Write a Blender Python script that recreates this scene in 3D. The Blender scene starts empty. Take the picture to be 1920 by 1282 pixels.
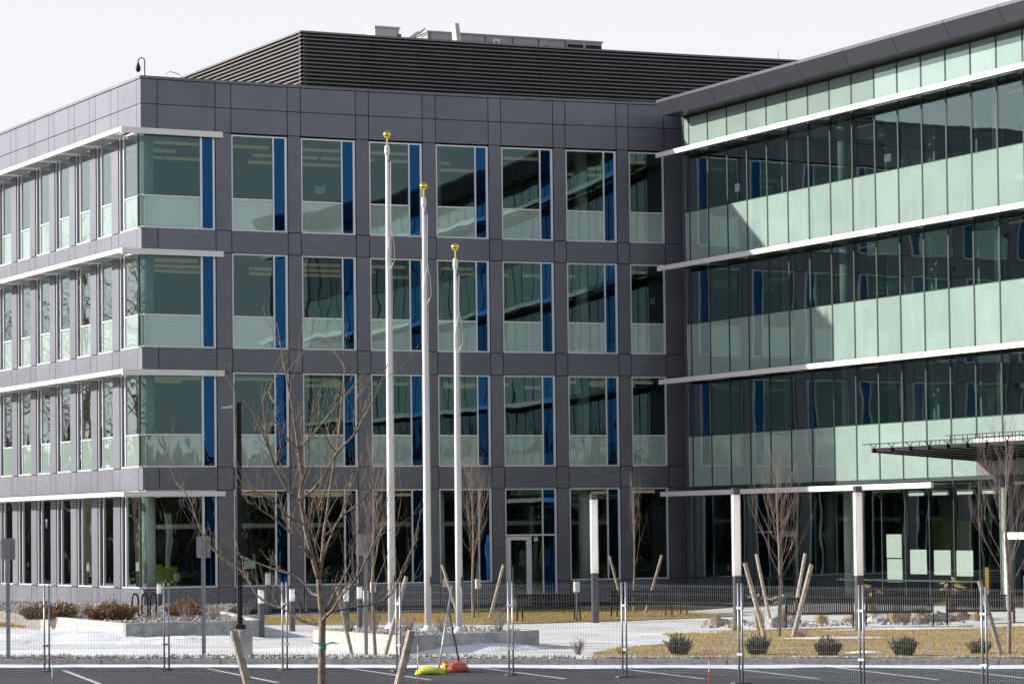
import bpy, bmesh, math, random
from mathutils import Vector, Matrix, noise
R = math.radians
D = bpy.data
SC = bpy.context.scene
COL = SC.collection
random.seed(7)

# ------------------------------------------------------------------ camera
PITCH, ROLL, FPX = 0.041897, 0.011983, 5483.5
cam = D.cameras.new('camera'); cam_o = D.objects.new('camera', cam); COL.objects.link(cam_o)
fwd = Vector((0, math.cos(PITCH), math.sin(PITCH))); up0 = Vector((0, -math.sin(PITCH), math.cos(PITCH))); rt0 = Vector((1, 0, 0))
rt = rt0 * math.cos(ROLL) - up0 * math.sin(ROLL); upv = rt0 * math.sin(ROLL) + up0 * math.cos(ROLL)
M = Matrix.Identity(4)
for i in range(3):
    M[i][0] = rt[i]; M[i][1] = upv[i]; M[i][2] = -fwd[i]
M[2][3] = 2.894
cam_o.matrix_world = M
cam.sensor_width = 36; cam.lens = FPX * 36 / 1920
cam.shift_x = (960 - 1018.25) / 1920; cam.shift_y = (765.66 - 641) / 1920
cam.clip_start = 0.5; cam.clip_end = 6000
SC.camera = cam_o

# ------------------------------------------------------------------ sky and sun
SUN_DIR = Vector((1.173, -0.126, -0.455)).normalized()          # the way the light travels
elev = math.asin(-SUN_DIR.z)
W = D.worlds.new('World'); SC.world = W; W.use_nodes = True
nt = W.node_tree; nt.nodes.clear()
sky = nt.nodes.new('ShaderNodeTexSky'); sky.sky_type = 'NISHITA'; sky.sun_disc = False
sky.sun_elevation = elev; sky.sun_rotation = math.atan2(-SUN_DIR.x, -SUN_DIR.y); sky.dust_density = 1.0; sky.air_density = 1.0
mixw = nt.nodes.new('ShaderNodeMix'); mixw.data_type = 'RGBA'; mixw.inputs[0].default_value = 0.9
mixw.inputs[7].default_value = (7.05, 7.05, 7.4, 1)
# bright haze low down that thins towards the zenith
tcw = nt.nodes.new('ShaderNodeTexCoord'); sxw = nt.nodes.new('ShaderNodeSeparateXYZ'); mrw = nt.nodes.new('ShaderNodeMapRange'); mrw.interpolation_type = 'SMOOTHSTEP'
mrw.inputs[1].default_value = 0.10; mrw.inputs[2].default_value = 0.72; mrw.inputs[3].default_value = 0.93; mrw.inputs[4].default_value = 0.15
nt.links.new(tcw.outputs['Generated'], sxw.inputs[0]); nt.links.new(sxw.outputs[2], mrw.inputs[0]); nt.links.new(mrw.outputs[0], mixw.inputs[0])
bg = nt.nodes.new('ShaderNodeBackground'); bg.inputs[1].default_value = 0.1
ow = nt.nodes.new('ShaderNodeOutputWorld')
nt.links.new(sky.outputs[0], mixw.inputs[6]); nt.links.new(mixw.outputs[2], bg.inputs[0]); nt.links.new(bg.outputs[0], ow.inputs[0])
sun = D.lights.new('sun', 'SUN'); sun.energy = 5.0; sun.angle = R(0.6); sun.color = (1.0, 0.95, 0.88)
sun_o = D.objects.new('sun', sun); COL.objects.link(sun_o)
sun_o.rotation_euler = SUN_DIR.to_track_quat('-Z', 'Y').to_euler(); sun_o.location = (-60, 60, 60)
SC.view_settings.view_transform = 'Standard'; SC.view_settings.look = 'None'
SC.view_settings.exposure = 0.45; SC.view_settings.gamma = 1.0; SC.view_settings.use_curve_mapping = False
SC.render.engine = 'CYCLES'
SC.cycles.max_bounces = 8; SC.cycles.transparent_max_bounces = 16; SC.cycles.caustics_reflective = False; SC.cycles.caustics_refractive = False

# ------------------------------------------------------------------ materials
def mat(name, col, rough=0.6, metal=0.0, var=0.0, scale=3.0, bump=0.0, bscale=20.0, spec=0.5, col2=None, emit=None, estr=0, detail=4, objvar=0.0, lo=.35, hi=.65):
    m = D.materials.new(name); m.use_nodes = True
    t = m.node_tree; b = t.nodes['Principled BSDF']
    b.inputs['Roughness'].default_value = rough; b.inputs['Metallic'].default_value = metal
    b.inputs['Specular IOR Level'].default_value = spec
    c = (*col, 1)
    b.inputs['Base Color'].default_value = c
    src = None
    if var or col2:
        co = t.nodes.new('ShaderNodeTexCoord'); nz = t.nodes.new('ShaderNodeTexNoise'); rp = t.nodes.new('ShaderNodeValToRGB')
        nz.inputs['Scale'].default_value = scale; nz.inputs['Detail'].default_value = detail; nz.inputs['Roughness'].default_value = 0.6
        t.links.new(co.outputs['Object'], nz.inputs['Vector']); t.links.new(nz.outputs[0], rp.inputs[0])
        a = c if col2 else tuple(x * (1 - var) for x in col) + (1,)
        e = (*col2, 1) if col2 else tuple(min(1, x * (1 + var)) for x in col) + (1,)
        rp.color_ramp.elements[0].position = lo; rp.color_ramp.elements[1].position = hi
        rp.color_ramp.elements[0].color = a; rp.color_ramp.elements[1].color = e
        src = rp.outputs[0]
        t.links.new(src, b.inputs['Base Color'])
    if objvar:
        oi = t.nodes.new('ShaderNodeObjectInfo'); mr = t.nodes.new('ShaderNodeMapRange'); hs = t.nodes.new('ShaderNodeHueSaturation')
        mr.inputs[3].default_value = 1 - objvar; mr.inputs[4].default_value = 1 + objvar
        t.links.new(oi.outputs['Random'], mr.inputs[0]); t.links.new(mr.outputs[0], hs.inputs['Value'])
        hs.inputs['Color'].default_value = c
        if src: t.links.new(src, hs.inputs['Color'])
        t.links.new(hs.outputs[0], b.inputs['Base Color'])
    if bump:
        co = t.nodes.new('ShaderNodeTexCoord'); nz = t.nodes.new('ShaderNodeTexNoise'); bp = t.nodes.new('ShaderNodeBump')
        nz.inputs['Scale'].default_value = bscale; nz.inputs['Detail'].default_value = 5
        bp.inputs['Strength'].default_value = bump; bp.inputs['Distance'].default_value = 0.05
        t.links.new(co.outputs['Object'], nz.inputs['Vector']); t.links.new(nz.outputs[0], bp.inputs['Height']); t.links.new(bp.outputs[0], b.inputs['Normal'])
    if emit:
        b.inputs['Emission Color'].default_value = (*emit, 1); b.inputs['Emission Strength'].default_value = estr
    return m

def wave(t, strength, scale=0.9):
    """slow waviness of toughened glass"""
    co = t.nodes.new('ShaderNodeTexCoord'); nz = t.nodes.new('ShaderNodeTexNoise'); bp = t.nodes.new('ShaderNodeBump'); oi = t.nodes.new('ShaderNodeObjectInfo')
    ad = t.nodes.new('ShaderNodeVectorMath'); ad.operation = 'MULTIPLY_ADD'; ad.inputs[1].default_value = (1, 1, .7)
    ml = t.nodes.new('ShaderNodeMath'); ml.operation = 'MULTIPLY'; ml.inputs[1].default_value = 40
    t.links.new(oi.outputs['Random'], ml.inputs[0]); t.links.new(co.outputs['Object'], ad.inputs[0]); t.links.new(ml.outputs[0], ad.inputs[2])
    nz.inputs['Scale'].default_value = scale; nz.inputs['Detail'].default_value = 1.0
    bp.inputs['Strength'].default_value = 1.0; bp.inputs['Distance'].default_value = strength
    t.links.new(ad.outputs[0], nz.inputs['Vector']); t.links.new(nz.outputs[0], bp.inputs['Height'])
    return bp.outputs[0]

def coat(t, r0, p):
    """reflectance of coated double glazing: low face-on, high at a slant"""
    lw = t.nodes.new('ShaderNodeLayerWeight'); lw.inputs[0].default_value = .5
    pw = t.nodes.new('ShaderNodeMath'); pw.operation = 'POWER'; pw.inputs[1].default_value = p
    ma = t.nodes.new('ShaderNodeMath'); ma.operation = 'MULTIPLY_ADD'; ma.inputs[1].default_value = 1 - r0; ma.inputs[2].default_value = r0; ma.use_clamp = True
    t.links.new(lw.outputs['Facing'], pw.inputs[0]); t.links.new(pw.outputs[0], ma.inputs[0])
    return ma.outputs[0]
def slant_tint(t, gl, refl):
    """the coating tints what it mirrors face-on, the bare glass surface mirrors neutrally at a slant"""
    lw = t.nodes.new('ShaderNodeLayerWeight'); lw.inputs[0].default_value = .5; mr = t.nodes.new('ShaderNodeMapRange'); mr.inputs[1].default_value = .2; mr.inputs[2].default_value = .62
    mc = t.nodes.new('ShaderNodeMix'); mc.data_type = 'RGBA'; mc.inputs[6].default_value = (*refl, 1); mc.inputs[7].default_value = (.82, .92, .91, 1)
    t.links.new(lw.outputs['Facing'], mr.inputs[0]); t.links.new(mr.outputs[0], mc.inputs[0]); t.links.new(mc.outputs[2], gl.inputs['Color'])
def vision(name, tint, refl, r0, p=1.8):
    m = D.materials.new(name); m.use_nodes = True; t = m.node_tree; t.nodes.clear()
    o = t.nodes.new('ShaderNodeOutputMaterial'); mx = t.nodes.new('ShaderNodeMixShader'); tr = t.nodes.new('ShaderNodeBsdfTransparent'); gl = t.nodes.new('ShaderNodeBsdfGlossy')
    gl.inputs['Roughness'].default_value = 0.0; gl.inputs['Color'].default_value = (*refl, 1); tr.inputs[0].default_value = (*tint, 1)
    nrm = wave(t, 0.0035); t.links.new(nrm, gl.inputs['Normal']); slant_tint(t, gl, refl)
    t.links.new(coat(t, r0, p), mx.inputs[0])
    t.links.new(tr.outputs[0], mx.inputs[1]); t.links.new(gl.outputs[0], mx.inputs[2]); t.links.new(mx.outputs[0], o.inputs[0])
    return m
def backglass(name, col, refl=(.85, 1, .95), r0=.05, p=2.0):
    """opaque coloured back behind a clear glass face"""
    m = mat(name, col, .5, 0, spec=0, objvar=.06, var=.06, scale=.6); t = m.node_tree
    b = t.nodes['Principled BSDF']; o = t.nodes['Material Output']; mx = t.nodes.new('ShaderNodeMixShader'); gl = t.nodes.new('ShaderNodeBsdfGlossy')
    gl.inputs['Roughness'].default_value = 0.0; gl.inputs['Color'].default_value = (*refl, 1)
    if p < 5: slant_tint(t, gl, refl)
    t.links.new(wave(t, 0.004), gl.inputs['Normal']); t.links.new(coat(t, r0, p), mx.inputs[0])
    t.links.new(b.outputs[0], mx.inputs[1]); t.links.new(gl.outputs[0], mx.inputs[2]); t.links.new(mx.outputs[0], o.inputs[0])
    return m

MT = {}
MT['panel'] = mat('panel_paint', (.183, .186, .217), .52, .96, objvar=.06, var=.05, scale=.8)
MT['core'] = mat('core_dark', (.012, .012, .014), .8)
MT['frame'] = mat('frame_aluminium', (.72, .73, .75), .38, .25)
MT['white'] = mat('white_metal', (.82, .82, .81), .45)
MT['shade_grey'] = mat('perforated_metal', (.36, .34, .37), .5, .2, var=.35, scale=60, detail=1)
MT['vision'] = vision('vision_glass', (.58, .66, .64), (.60, .90, .93), .062, 2.3)
MT['lobby'] = vision('lobby_glass', (.85, .90, .88), (.75, .92, .88), .04, 2.2)
MT['spandrel'] = backglass('spandrel_glass', (.32, .42, .375), (.75, 1, .97), .135, 2.4)
MT['blue'] = backglass('blue_glass', (.0, .004, .015), (.06, .32, .80), .15, 9.0)
MT['side'] = vision('side_glass', (.35, .40, .40), (.6, .7, .7), .05, 2.6)
MT['mull'] = mat('mullion_green_grey', (.035, .055, .05), .4, .3)
MT['louver'] = mat('louver_bronze', (.19, .18, .18), .42, .4)
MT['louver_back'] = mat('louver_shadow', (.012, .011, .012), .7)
MT['fascia'] = mat('fascia_paint', (.112, .114, .138), .38, .6, objvar=.05)
MT['soffit'] = mat('soffit_metal', (.055, .06, .065), .35, .5)
MT['greypanel'] = mat('entry_panel', (.20, .185, .195), .4, .3, objvar=.04)
MT['ceil'] = mat('ceiling', (.24, .235, .21), .8)
MT['slab'] = mat('slab', (.16, .155, .15), .8)
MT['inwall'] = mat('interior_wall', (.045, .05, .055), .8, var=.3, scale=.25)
MT['incol'] = mat('interior_column', (.76, .77, .75), .6)
MT['wood'] = mat('ceiling_wood', (.50, .38, .20), .6)
MT['lime'] = mat('lime_paint', (.36, .40, .05), .6)
MT['olive'] = mat('olive_wall', (.13, .14, .03), .7)
MT['orange'] = mat('orange_paint', (.55, .28, .04), .6)
MT['strip'] = mat('light_strip', (.8, .7, .5), .5, emit=(1.0, .78, .45), estr=.13)
MT['hvac'] = mat('hvac_metal', (.36, .36, .36), .5, .3, var=.1)
MT['hvac_l'] = mat('hvac_light', (.62, .60, .56), .6)
MT['concrete'] = mat('concrete', (.46, .44, .40), .85, var=.18, scale=2.2, bump=.25, bscale=30)
MT['concrete_g_and_shade'] = mat('concrete_grey_and_shaded', (.36, .355, .345), .85, var=.3, scale=3.5, bump=.25, bscale=35)  # grey for the lamp base; on planter walls shade put into the colour
MT['pave'] = mat('paving', (.70, .69, .67), .85, var=.12, scale=.5, bump=.15, bscale=40)
MT['asphalt'] = mat('asphalt', (.034, .034, .038), .6, col2=(.068, .067, .072), scale=.35, bump=.3, bscale=60, detail=8)
_t = MT['asphalt'].node_tree; _nz = [n for n in _t.nodes if n.type == 'TEX_NOISE'][0]; _mp = _t.nodes.new('ShaderNodeMapping'); _mp.inputs['Scale'].default_value = (.5, 2.4, 1); _mp.inputs['Rotation'].default_value = (0, 0, R(15))
_t.links.new(_t.nodes['Texture Coordinate'].outputs['Object'], _mp.inputs[0]); _t.links.new(_mp.outputs[0], _nz.inputs['Vector'])
MT['kerb'] = mat('kerb_granite', (.20, .20, .21), .8, var=.25, scale=8, bump=.3, bscale=40)
MT['snow'] = mat('snow', (.84, .85, .88), .7, bump=.5, bscale=6)
MT['paint'] = mat('road_paint', (.30, .30, .30), .7, col2=(.60, .60, .58), scale=5, lo=.3, hi=.5)
MT['lawn'] = mat('lawn_earth', (.31, .225, .085), .95, col2=(.45, .34, .145), scale=.9, bump=.4, bscale=25)
MT['straw'] = mat('straw_grass', (.43, .32, .135), .9, col2=(.56, .44, .22), scale=1.1)
MT['greengrass'] = mat('green_grass', (.28, .20, .03), .9, col2=(.44, .31, .07), scale=1.0)
MT['far'] = mat('far_ground', (.20, .17, .11), .95, var=.3, scale=.05)
MT['gravel_bed'] = mat('gravel_bed', (.24, .22, .20), .95, var=.5, scale=14, bump=.8, bscale=16)
MT['stone'] = mat('stone', (.40, .38, .36), .85, var=.5, scale=5, bump=.3, bscale=20)
MT['boulder'] = mat('boulder', (.34, .26, .19), .85, var=.45, scale=4, bump=.6, bscale=8)
MT['bark'] = mat('bark', (.25, .195, .145), .9, var=.35, scale=14, bump=.5, bscale=40)
MT['twig'] = mat('twig', (.25, .195, .165), .85, var=.25, scale=8)
MT['wood_far'] = mat('far_wood', (.055, .048, .036), .9, var=.4, scale=.3)
MT['redtwig'] = mat('red_twig', (.22, .165, .145), .85, var=.3, scale=8)
MT['stake'] = mat('stake_wood', (.44, .38, .31), .85, var=.3, scale=9, bump=.4, bscale=30)
MT['stake_d'] = mat('stake_wood_dark', (.30, .26, .21), .85, var=.3, scale=9, bump=.4, bscale=30)
MT['black'] = mat('black_metal', (.008, .008, .009), .5, .0, spec=.25)
MT['darkgrey'] = mat('dark_grey_metal', (.10, .10, .115), .4, .4)
MT['galv'] = mat('galvanised', (.40, .41, .43), .42, .6, var=.15, scale=10)
MT['wire'] = mat('fence_wire', (.22, .225, .24), .5, .5)
MT['signback'] = mat('sign_back', (.32, .30, .29), .5, .5, var=.1)
MT['pole'] = mat('white_pole', (.80, .80, .80), .35)
MT['gold'] = mat('gold_leaf', (.80, .62, .12), .22, 1.0)
MT['lens'] = D.materials.new('frosted_lens'); MT['lens'].use_nodes = True; _t = MT['lens'].node_tree
_tr = _t.nodes.new('ShaderNodeBsdfTranslucent'); _tr.inputs[0].default_value = (.97, .97, .97, 1); _mx = _t.nodes.new('ShaderNodeMixShader'); _mx.inputs[0].default_value = .5; _b = _t.nodes['Principled BSDF']; _b.inputs['Base Color'].default_value = (.95, .95, .95, 1)
_t.links.new(_b.outputs[0], _mx.inputs[1]); _t.links.new(_tr.outputs[0], _mx.inputs[2]); _t.links.new(_mx.outputs[0], _t.nodes['Material Output'].inputs[0])
MT['rope'] = mat('rope', (.72, .70, .66), .9)
MT['paper'] = mat('paper', (.80, .80, .76), .8)
MT['yew'] = mat('yew_green', (.035, .055, .016), .7, col2=(.10, .11, .035), scale=6)
MT['rust'] = mat('rust_foliage', (.26, .12, .04), .8, col2=(.38, .18, .07), scale=6)
MT['reed'] = mat('reed_blade', (.46, .33, .16), .85, col2=(.58, .45, .25), scale=5)
MT['plume'] = mat('plume', (.66, .55, .30), .9)
MT['sandy'] = mat('yellow_bag', (.62, .66, .06), .65, bump=.4, bscale=14)
MT['sandr'] = mat('red_bag', (.62, .09, .055), .65, bump=.4, bscale=14)
MT['green'] = mat('green_tie', (.02, .36, .17), .5)
MT['red'] = mat('red_marker', (.60, .06, .05), .5)
MT['teal'] = mat('teal_mark', (.03, .30, .26), .5)

# ------------------------------------------------------------------ mesh helpers
ORG = {}
def rootof(o):
    while o.parent: o = o.parent
    return o
class MB:
    def __init__(s): s.v = []; s.f = []
    def quad(s, *p):
        n = len(s.v); s.v += [tuple(a) for a in p]; s.f.append(tuple(range(n, n + len(p)))); return s
    def hexa(s, b, t):
        n = len(s.v); s.v += [tuple(a) for a in b] + [tuple(a) for a in t]
        for q in ((0, 3, 2, 1), (4, 5, 6, 7), (0, 1, 5, 4), (1, 2, 6, 5), (2, 3, 7, 6), (3, 0, 4, 7)): s.f.append(tuple(n + i for i in q))
        return s
    def box(s, x0, x1, y0, y1, z0, z1):
        return s.hexa([(x0, y0, z0), (x1, y0, z0), (x1, y1, z0), (x0, y1, z0)], [(x0, y0, z1), (x1, y0, z1), (x1, y1, z1), (x0, y1, z1)])
    def obox(s, c, sx, sy, z0, z1, rz=0):
        ca, sa = math.cos(rz), math.sin(rz)
        P = [(c[0] + a * sx / 2 * ca - b * sy / 2 * sa, c[1] + a * sx / 2 * sa + b * sy / 2 * ca) for a, b in ((-1, -1), (1, -1), (1, 1), (-1, 1))]
        return s.hexa([(x, y, z0) for x, y in P], [(x, y, z1) for x, y in P])
    def fb(s, S, u0, u1, n0, n1, z0, z1):
        """box on a facade: along u, outward n, height z"""
        P = [S(u0, n1), S(u1, n1), S(u1, n0), S(u0, n0)]
        return s.hexa([(x, y, z0) for x, y in P], [(x, y, z1) for x, y in P])
    def prism(s, poly, z0, z1):
        n = len(s.v); k = len(poly)
        s.v += [(p[0], p[1], z0) for p in poly] + [(p[0], p[1], z1) for p in poly]
        s.f.append(tuple(n + i for i in reversed(range(k)))); s.f.append(tuple(n + k + i for i in range(k)))
        for i in range(k):
            j = (i + 1) % k; s.f.append((n + i, n + j, n + k + j, n + k + i))
        return s
    def tube(s, pts, rad, n=6, cap=True):
        pts = [Vector(p) for p in pts]
        if not hasattr(rad, '__len__'): rad = [rad] * len(pts)
        base = len(s.v); m = len(pts)
        for i, p in enumerate(pts):
            d = (pts[min(i + 1, m - 1)] - pts[max(i - 1, 0)])
            d = d.normalized() if d.length > 1e-9 else Vector((0, 0, 1))
            a = Vector((1, 0, 0)) if abs(d.x) < .8 else Vector((0, 1, 0))
            e1 = d.cross(a).normalized(); e2 = d.cross(e1)
            for k in range(n):
                w = 2 * math.pi * k / n; q = p + (e1 * math.cos(w) + e2 * math.sin(w)) * rad[i]; s.v.append(tuple(q))
        for i in range(m - 1):
            for k in range(n):
                a = base + i * n + k; b = base + i * n + (k + 1) % n
                s.f.append((a, b, b + n, a + n))
        if cap:
            s.f.append(tuple(base + k for k in reversed(range(n)))); s.f.append(tuple(base + (m - 1) * n + k for k in range(n)))
        return s
    def lathe(s, prof, c=(0, 0, 0), n=16):
        return s.tube([(c[0], c[1], c[2] + z) for r, z in prof], [r for r, z in prof], n)
    def build(s, name, m, parent=None, smooth=False, kind=None, fix=True, bevel=0):
        me = D.meshes.new(name); org = Vector((0, 0, 0))
        if parent is not None: org = ORG.get(rootof(parent).name, Vector((0, 0, 0)))
        if org.length: me.from_pydata([(a[0] - org.x, a[1] - org.y, a[2] - org.z) for a in s.v], [], s.f)
        else: me.from_pydata(s.v, [], s.f)
        if fix:
            bm = bmesh.new(); bm.from_mesh(me); bmesh.ops.recalc_face_normals(bm, faces=bm.faces)
            if bevel: bmesh.ops.bevel(bm, geom=bm.edges[:], offset=bevel, segments=2, affect='EDGES', profile=.6)
            bm.to_mesh(me); bm.free()
        me.materials.append(MT[m] if isinstance(m, str) else m)
        if smooth: me.polygons.foreach_set('use_smooth', [True] * len(me.polygons))
        o = D.objects.new(name, me); COL.objects.link(o)
        if parent is not None: o.parent = parent
        if kind: o['kind'] = kind
        return o
def thing(name, label, cat, loc=(0, 0, 0), group=None, rz=0):
    o = D.objects.new(name, None); COL.objects.link(o); o.location = loc; o.rotation_euler = (0, 0, rz); o.empty_display_size = .3
    o['label'] = label; o['category'] = cat
    if group: o['group'] = group
    ORG[o.name] = Vector(loc)
    return o
def tag(o, label, cat, group=None):
    o['label'] = label; o['category'] = cat
    if group: o['group'] = group
    return o
def copy_tree(o, parent=None):
    c = o.copy(); COL.objects.link(c); c.parent = parent
    for ch in [x for x in o.children]: copy_tree(ch, c)
    return c
def place(proto, used, loc, rz, label, group=None, sc=1):
    """first call moves the prototype, later ones copy it with its parts"""
    o = proto if not used else copy_tree(proto)
    used.append(1)
    o.location = loc; o.rotation_euler = (0, 0, rz); o.scale = (sc, sc, sc); o['label'] = label
    if group: o['group'] = group
    return o
def wob(v, a, f=1.0, seed=0):
    p = Vector(v) * f + Vector((seed * 7.3, seed * 3.1, seed)); return noise.noise(p) * a

# ------------------------------------------------------------------ facade lines in plan
XA, YA, PHI, KAP, PSI = -14.4446, 105.3622, 0.49104, 0.0076989, 2.06317
def FR(u, n=0):
    h = PHI - KAP * u
    return (XA + (math.sin(PHI) - math.sin(h)) / KAP + n * math.sin(h), YA + (math.cos(h) - math.cos(PHI)) / KAP - n * math.cos(h))
def LF(u, n=0):
    return (XA + u * math.cos(PSI) - n * math.sin(PSI), YA + u * math.sin(PSI) + n * math.cos(PSI))
XW, YW, OM = 5.98996, 111.09694, -1.1024
def WG(u, n=0):
    return (XW + u * math.cos(OM) + n * math.sin(OM), YW + u * math.sin(OM) - n * math.cos(OM))
SILL = [1.0, 5.372, 9.71, 14.04]; HEAD = [4.54, 8.845, 13.21, 17.59]
COPE = 19.449
FJ = [0.0, .634, 2.873, 3.489, 5.698, 6.225, 8.404, 8.936, 11.096, 11.626, 13.78, 14.298, 16.434, 16.944, 19.063, 19.566, 21.06, 21.75]
FBAY = [(3.489, 5.698), (6.225, 8.404), (8.936, 11.096), (11.626, 13.78), (14.298, 16.434), (16.944, 19.063), (19.566, 21.06)]
# left face windows: (near corner, far from corner)
LBAY = []
a = 3.15
while a < 26: LBAY.append((a, a + 1.70)); a += 2.385

BLD = thing('office_building', 'four-storey grey panelled office building with a mint green glass wing on the right', 'building', (XA, YA, 0))
def part(name, mb, m, parent=None, **k): return mb.build(name, m, parent or BLD, **k)

# ------------------------------------------------------------------ ground, setting
KD = Vector((.9643, -.2648, 0)); KN = Vector((.2648, .9643, 0))            # along the kerb, away from the camera
K0 = Vector((-.77, 66.45, 0)); AZ = -.12
def kp(s, d, z=0): q = K0 + KD * s + KN * d; return (q.x, q.y, z)
m = MB().quad((-2500, -600, -.4), (2500, -600, -.4), (2500, 3500, -.4), (-2500, 3500, -.4)); o = m.build('ground', 'far', fix=False); o['kind'] = 'structure'
m = MB().quad(kp(-90, -75, AZ), kp(90, -75, AZ), kp(90, -.15, AZ), kp(-90, -.15, AZ)); o = m.build('parking_lot', 'asphalt', fix=False); o['kind'] = 'structure'
m = MB().quad(kp(-90, .14, 0), kp(90, .14, 0), kp(90, 110, 0), kp(-90, 110, 0)); o = m.build('plaza_pavement', 'pave', fix=False); o['kind'] = 'structure'
o = MB().hexa([(*WG(7.5, 6.2), -.1), (*WG(36, 6.2), -.1), (*WG(36, .06), -.1), (*WG(7.5, .06), -.1)], [(*WG(7.5, 6.2), .005), (*WG(36, 6.2), .005), (*WG(36, .06), .26), (*WG(7.5, .06), .26)]).build('terrace', 'pave'); o['kind'] = 'structure'
kerb = MB(); s = -46
kerb_o = None
for i in range(30):
    m = MB(); z = .004 * random.random()
    P = [kp(s + .008, -.15), kp(s + 2.99, -.15), kp(s + 2.99, .15), kp(s + .008, .15)]
    m.hexa([(p[0], p[1], -.38) for p in P], [(p[0], p[1], .012 + z) for p in P])
    if kerb_o is None: kerb_o = m.build('kerb', 'kerb', bevel=.012); kerb_o['kind'] = 'structure'
    else: m.build('kerb_stone', 'kerb', kerb_o, bevel=.012)
    s += 3

def ragged(poly, step=.5, amp=.25, f=.8, seed=1):
    out = []
    for i in range(len(poly)):
        a = Vector((*poly[i], 0)); b = Vector((*poly[(i + 1) % len(poly)], 0)); k = max(1, int((b - a).length / step))
        nn = Vector((-(b - a).y, (b - a).x, 0)).normalized()
        for j in range(k):
            p = a.lerp(b, j / k); d = wob((p.x, p.y, 0), amp, f, seed) + wob((p.x, p.y, 5), amp * .5, f * 3.3, seed)
            q = p + nn * d; out.append((q.x, q.y))
    return out
def inside(p, poly):
    c = False; j = len(poly) - 1
    for i in range(len(poly)):
        if (poly[i][1] > p[1]) != (poly[j][1] > p[1]) and p[0] < (poly[j][0] - poly[i][0]) * (p[1] - poly[i][1]) / (poly[j][1] - poly[i][1] + 1e-12) + poly[i][0]: c = not c
        j = i
    return c
def scatter_in(poly, n, rnd):
    xs = [p[0] for p in poly]; ys = [p[1] for p in poly]; out = []
    while len(out) < n:
        p = (rnd.uniform(min(xs), max(xs)), rnd.uniform(min(ys), max(ys)))
        if inside(p, poly): out.append(p)
    return out
def sheet(name, poly, z0, z1, m, label=None, kind='structure'):
    o = MB().prism(poly, z0, z1).build(name, m); o['kind'] = kind
    return o
# dry lawn in front of the benches on the right, and the strip of lawn along the facade
LAWN1 = ragged([(1.0, 66.35), (1.2, 69.0), (1.75, 71.5), (3.1, 74.5), (3.6, 75.7), (3.2, 80.6), (3.5, 81.3), (4.6, 82.3), (6.96, 83.4), (8.8, 83.7), (11.2, 83.9), (14, 83.4), (20, 81.5), (20, 61.0), (10.5, 63.75), (4.5, 65.38)], .5, .22)
LAWN2 = ragged([(-10.2, 101.5), (-9.4, 94.0), (-7.9, 93.4), (-5.1, 92.6), (-2.0, 91.6), (-.4, 92.0), (1.3, 92.9), (3.0, 93.9), (6.35, 97.0), (9.5, 97.4), (11.8, 95.5), (11.0, 98.2), (5.6, 107.8), (4.2, 110.6), (-1, 109.0), (-6, 106.6)], .5, .2, seed=3)
LAWN3 = ragged([(-22, 96), (-13.4, 92.5), (-13.9, 95.2), (-22, 101)], .5, .25, seed=5)
sheet('lawn', LAWN1, -.05, .035, 'lawn'); sheet('lawn', LAWN2, -.05, .035, 'lawn'); sheet('lawn', LAWN3, -.05, .035, 'lawn')
def grass(poly, n, m, seed, h=.09):
    rnd = random.Random(seed); g = MB()
    for (x, y) in scatter_in(poly, n, rnd):
        w = wob((x, y, 0), 1, .7, seed); hh = h * rnd.uniform(.5, 1.3) * (1 + .5 * w); a = rnd.uniform(0, math.pi); c, s_ = math.cos(a) * .008, math.sin(a) * .008
        lx, ly = rnd.uniform(-.05, .05), rnd.uniform(-.05, .05)
        g.quad((x - c, y - s_, .03), (x + c, y + s_, .03), (x + lx, y + ly, .03 + hh))
    o = g.build('grass', m, fix=False); o['kind'] = 'stuff'; return o
tag(grass(LAWN1, 60000, 'straw', 1, .04), 'short straw coloured winter grass on the near lawn by the benches', 'grass')
tag(grass(LAWN2, 40000, 'greengrass', 2, .045), 'short yellow green winter grass along the dark facade', 'grass')
tag(grass(LAWN3, 6000, 'greengrass', 3, .08), 'short winter grass at the left end of the planter wall', 'grass')

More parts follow.
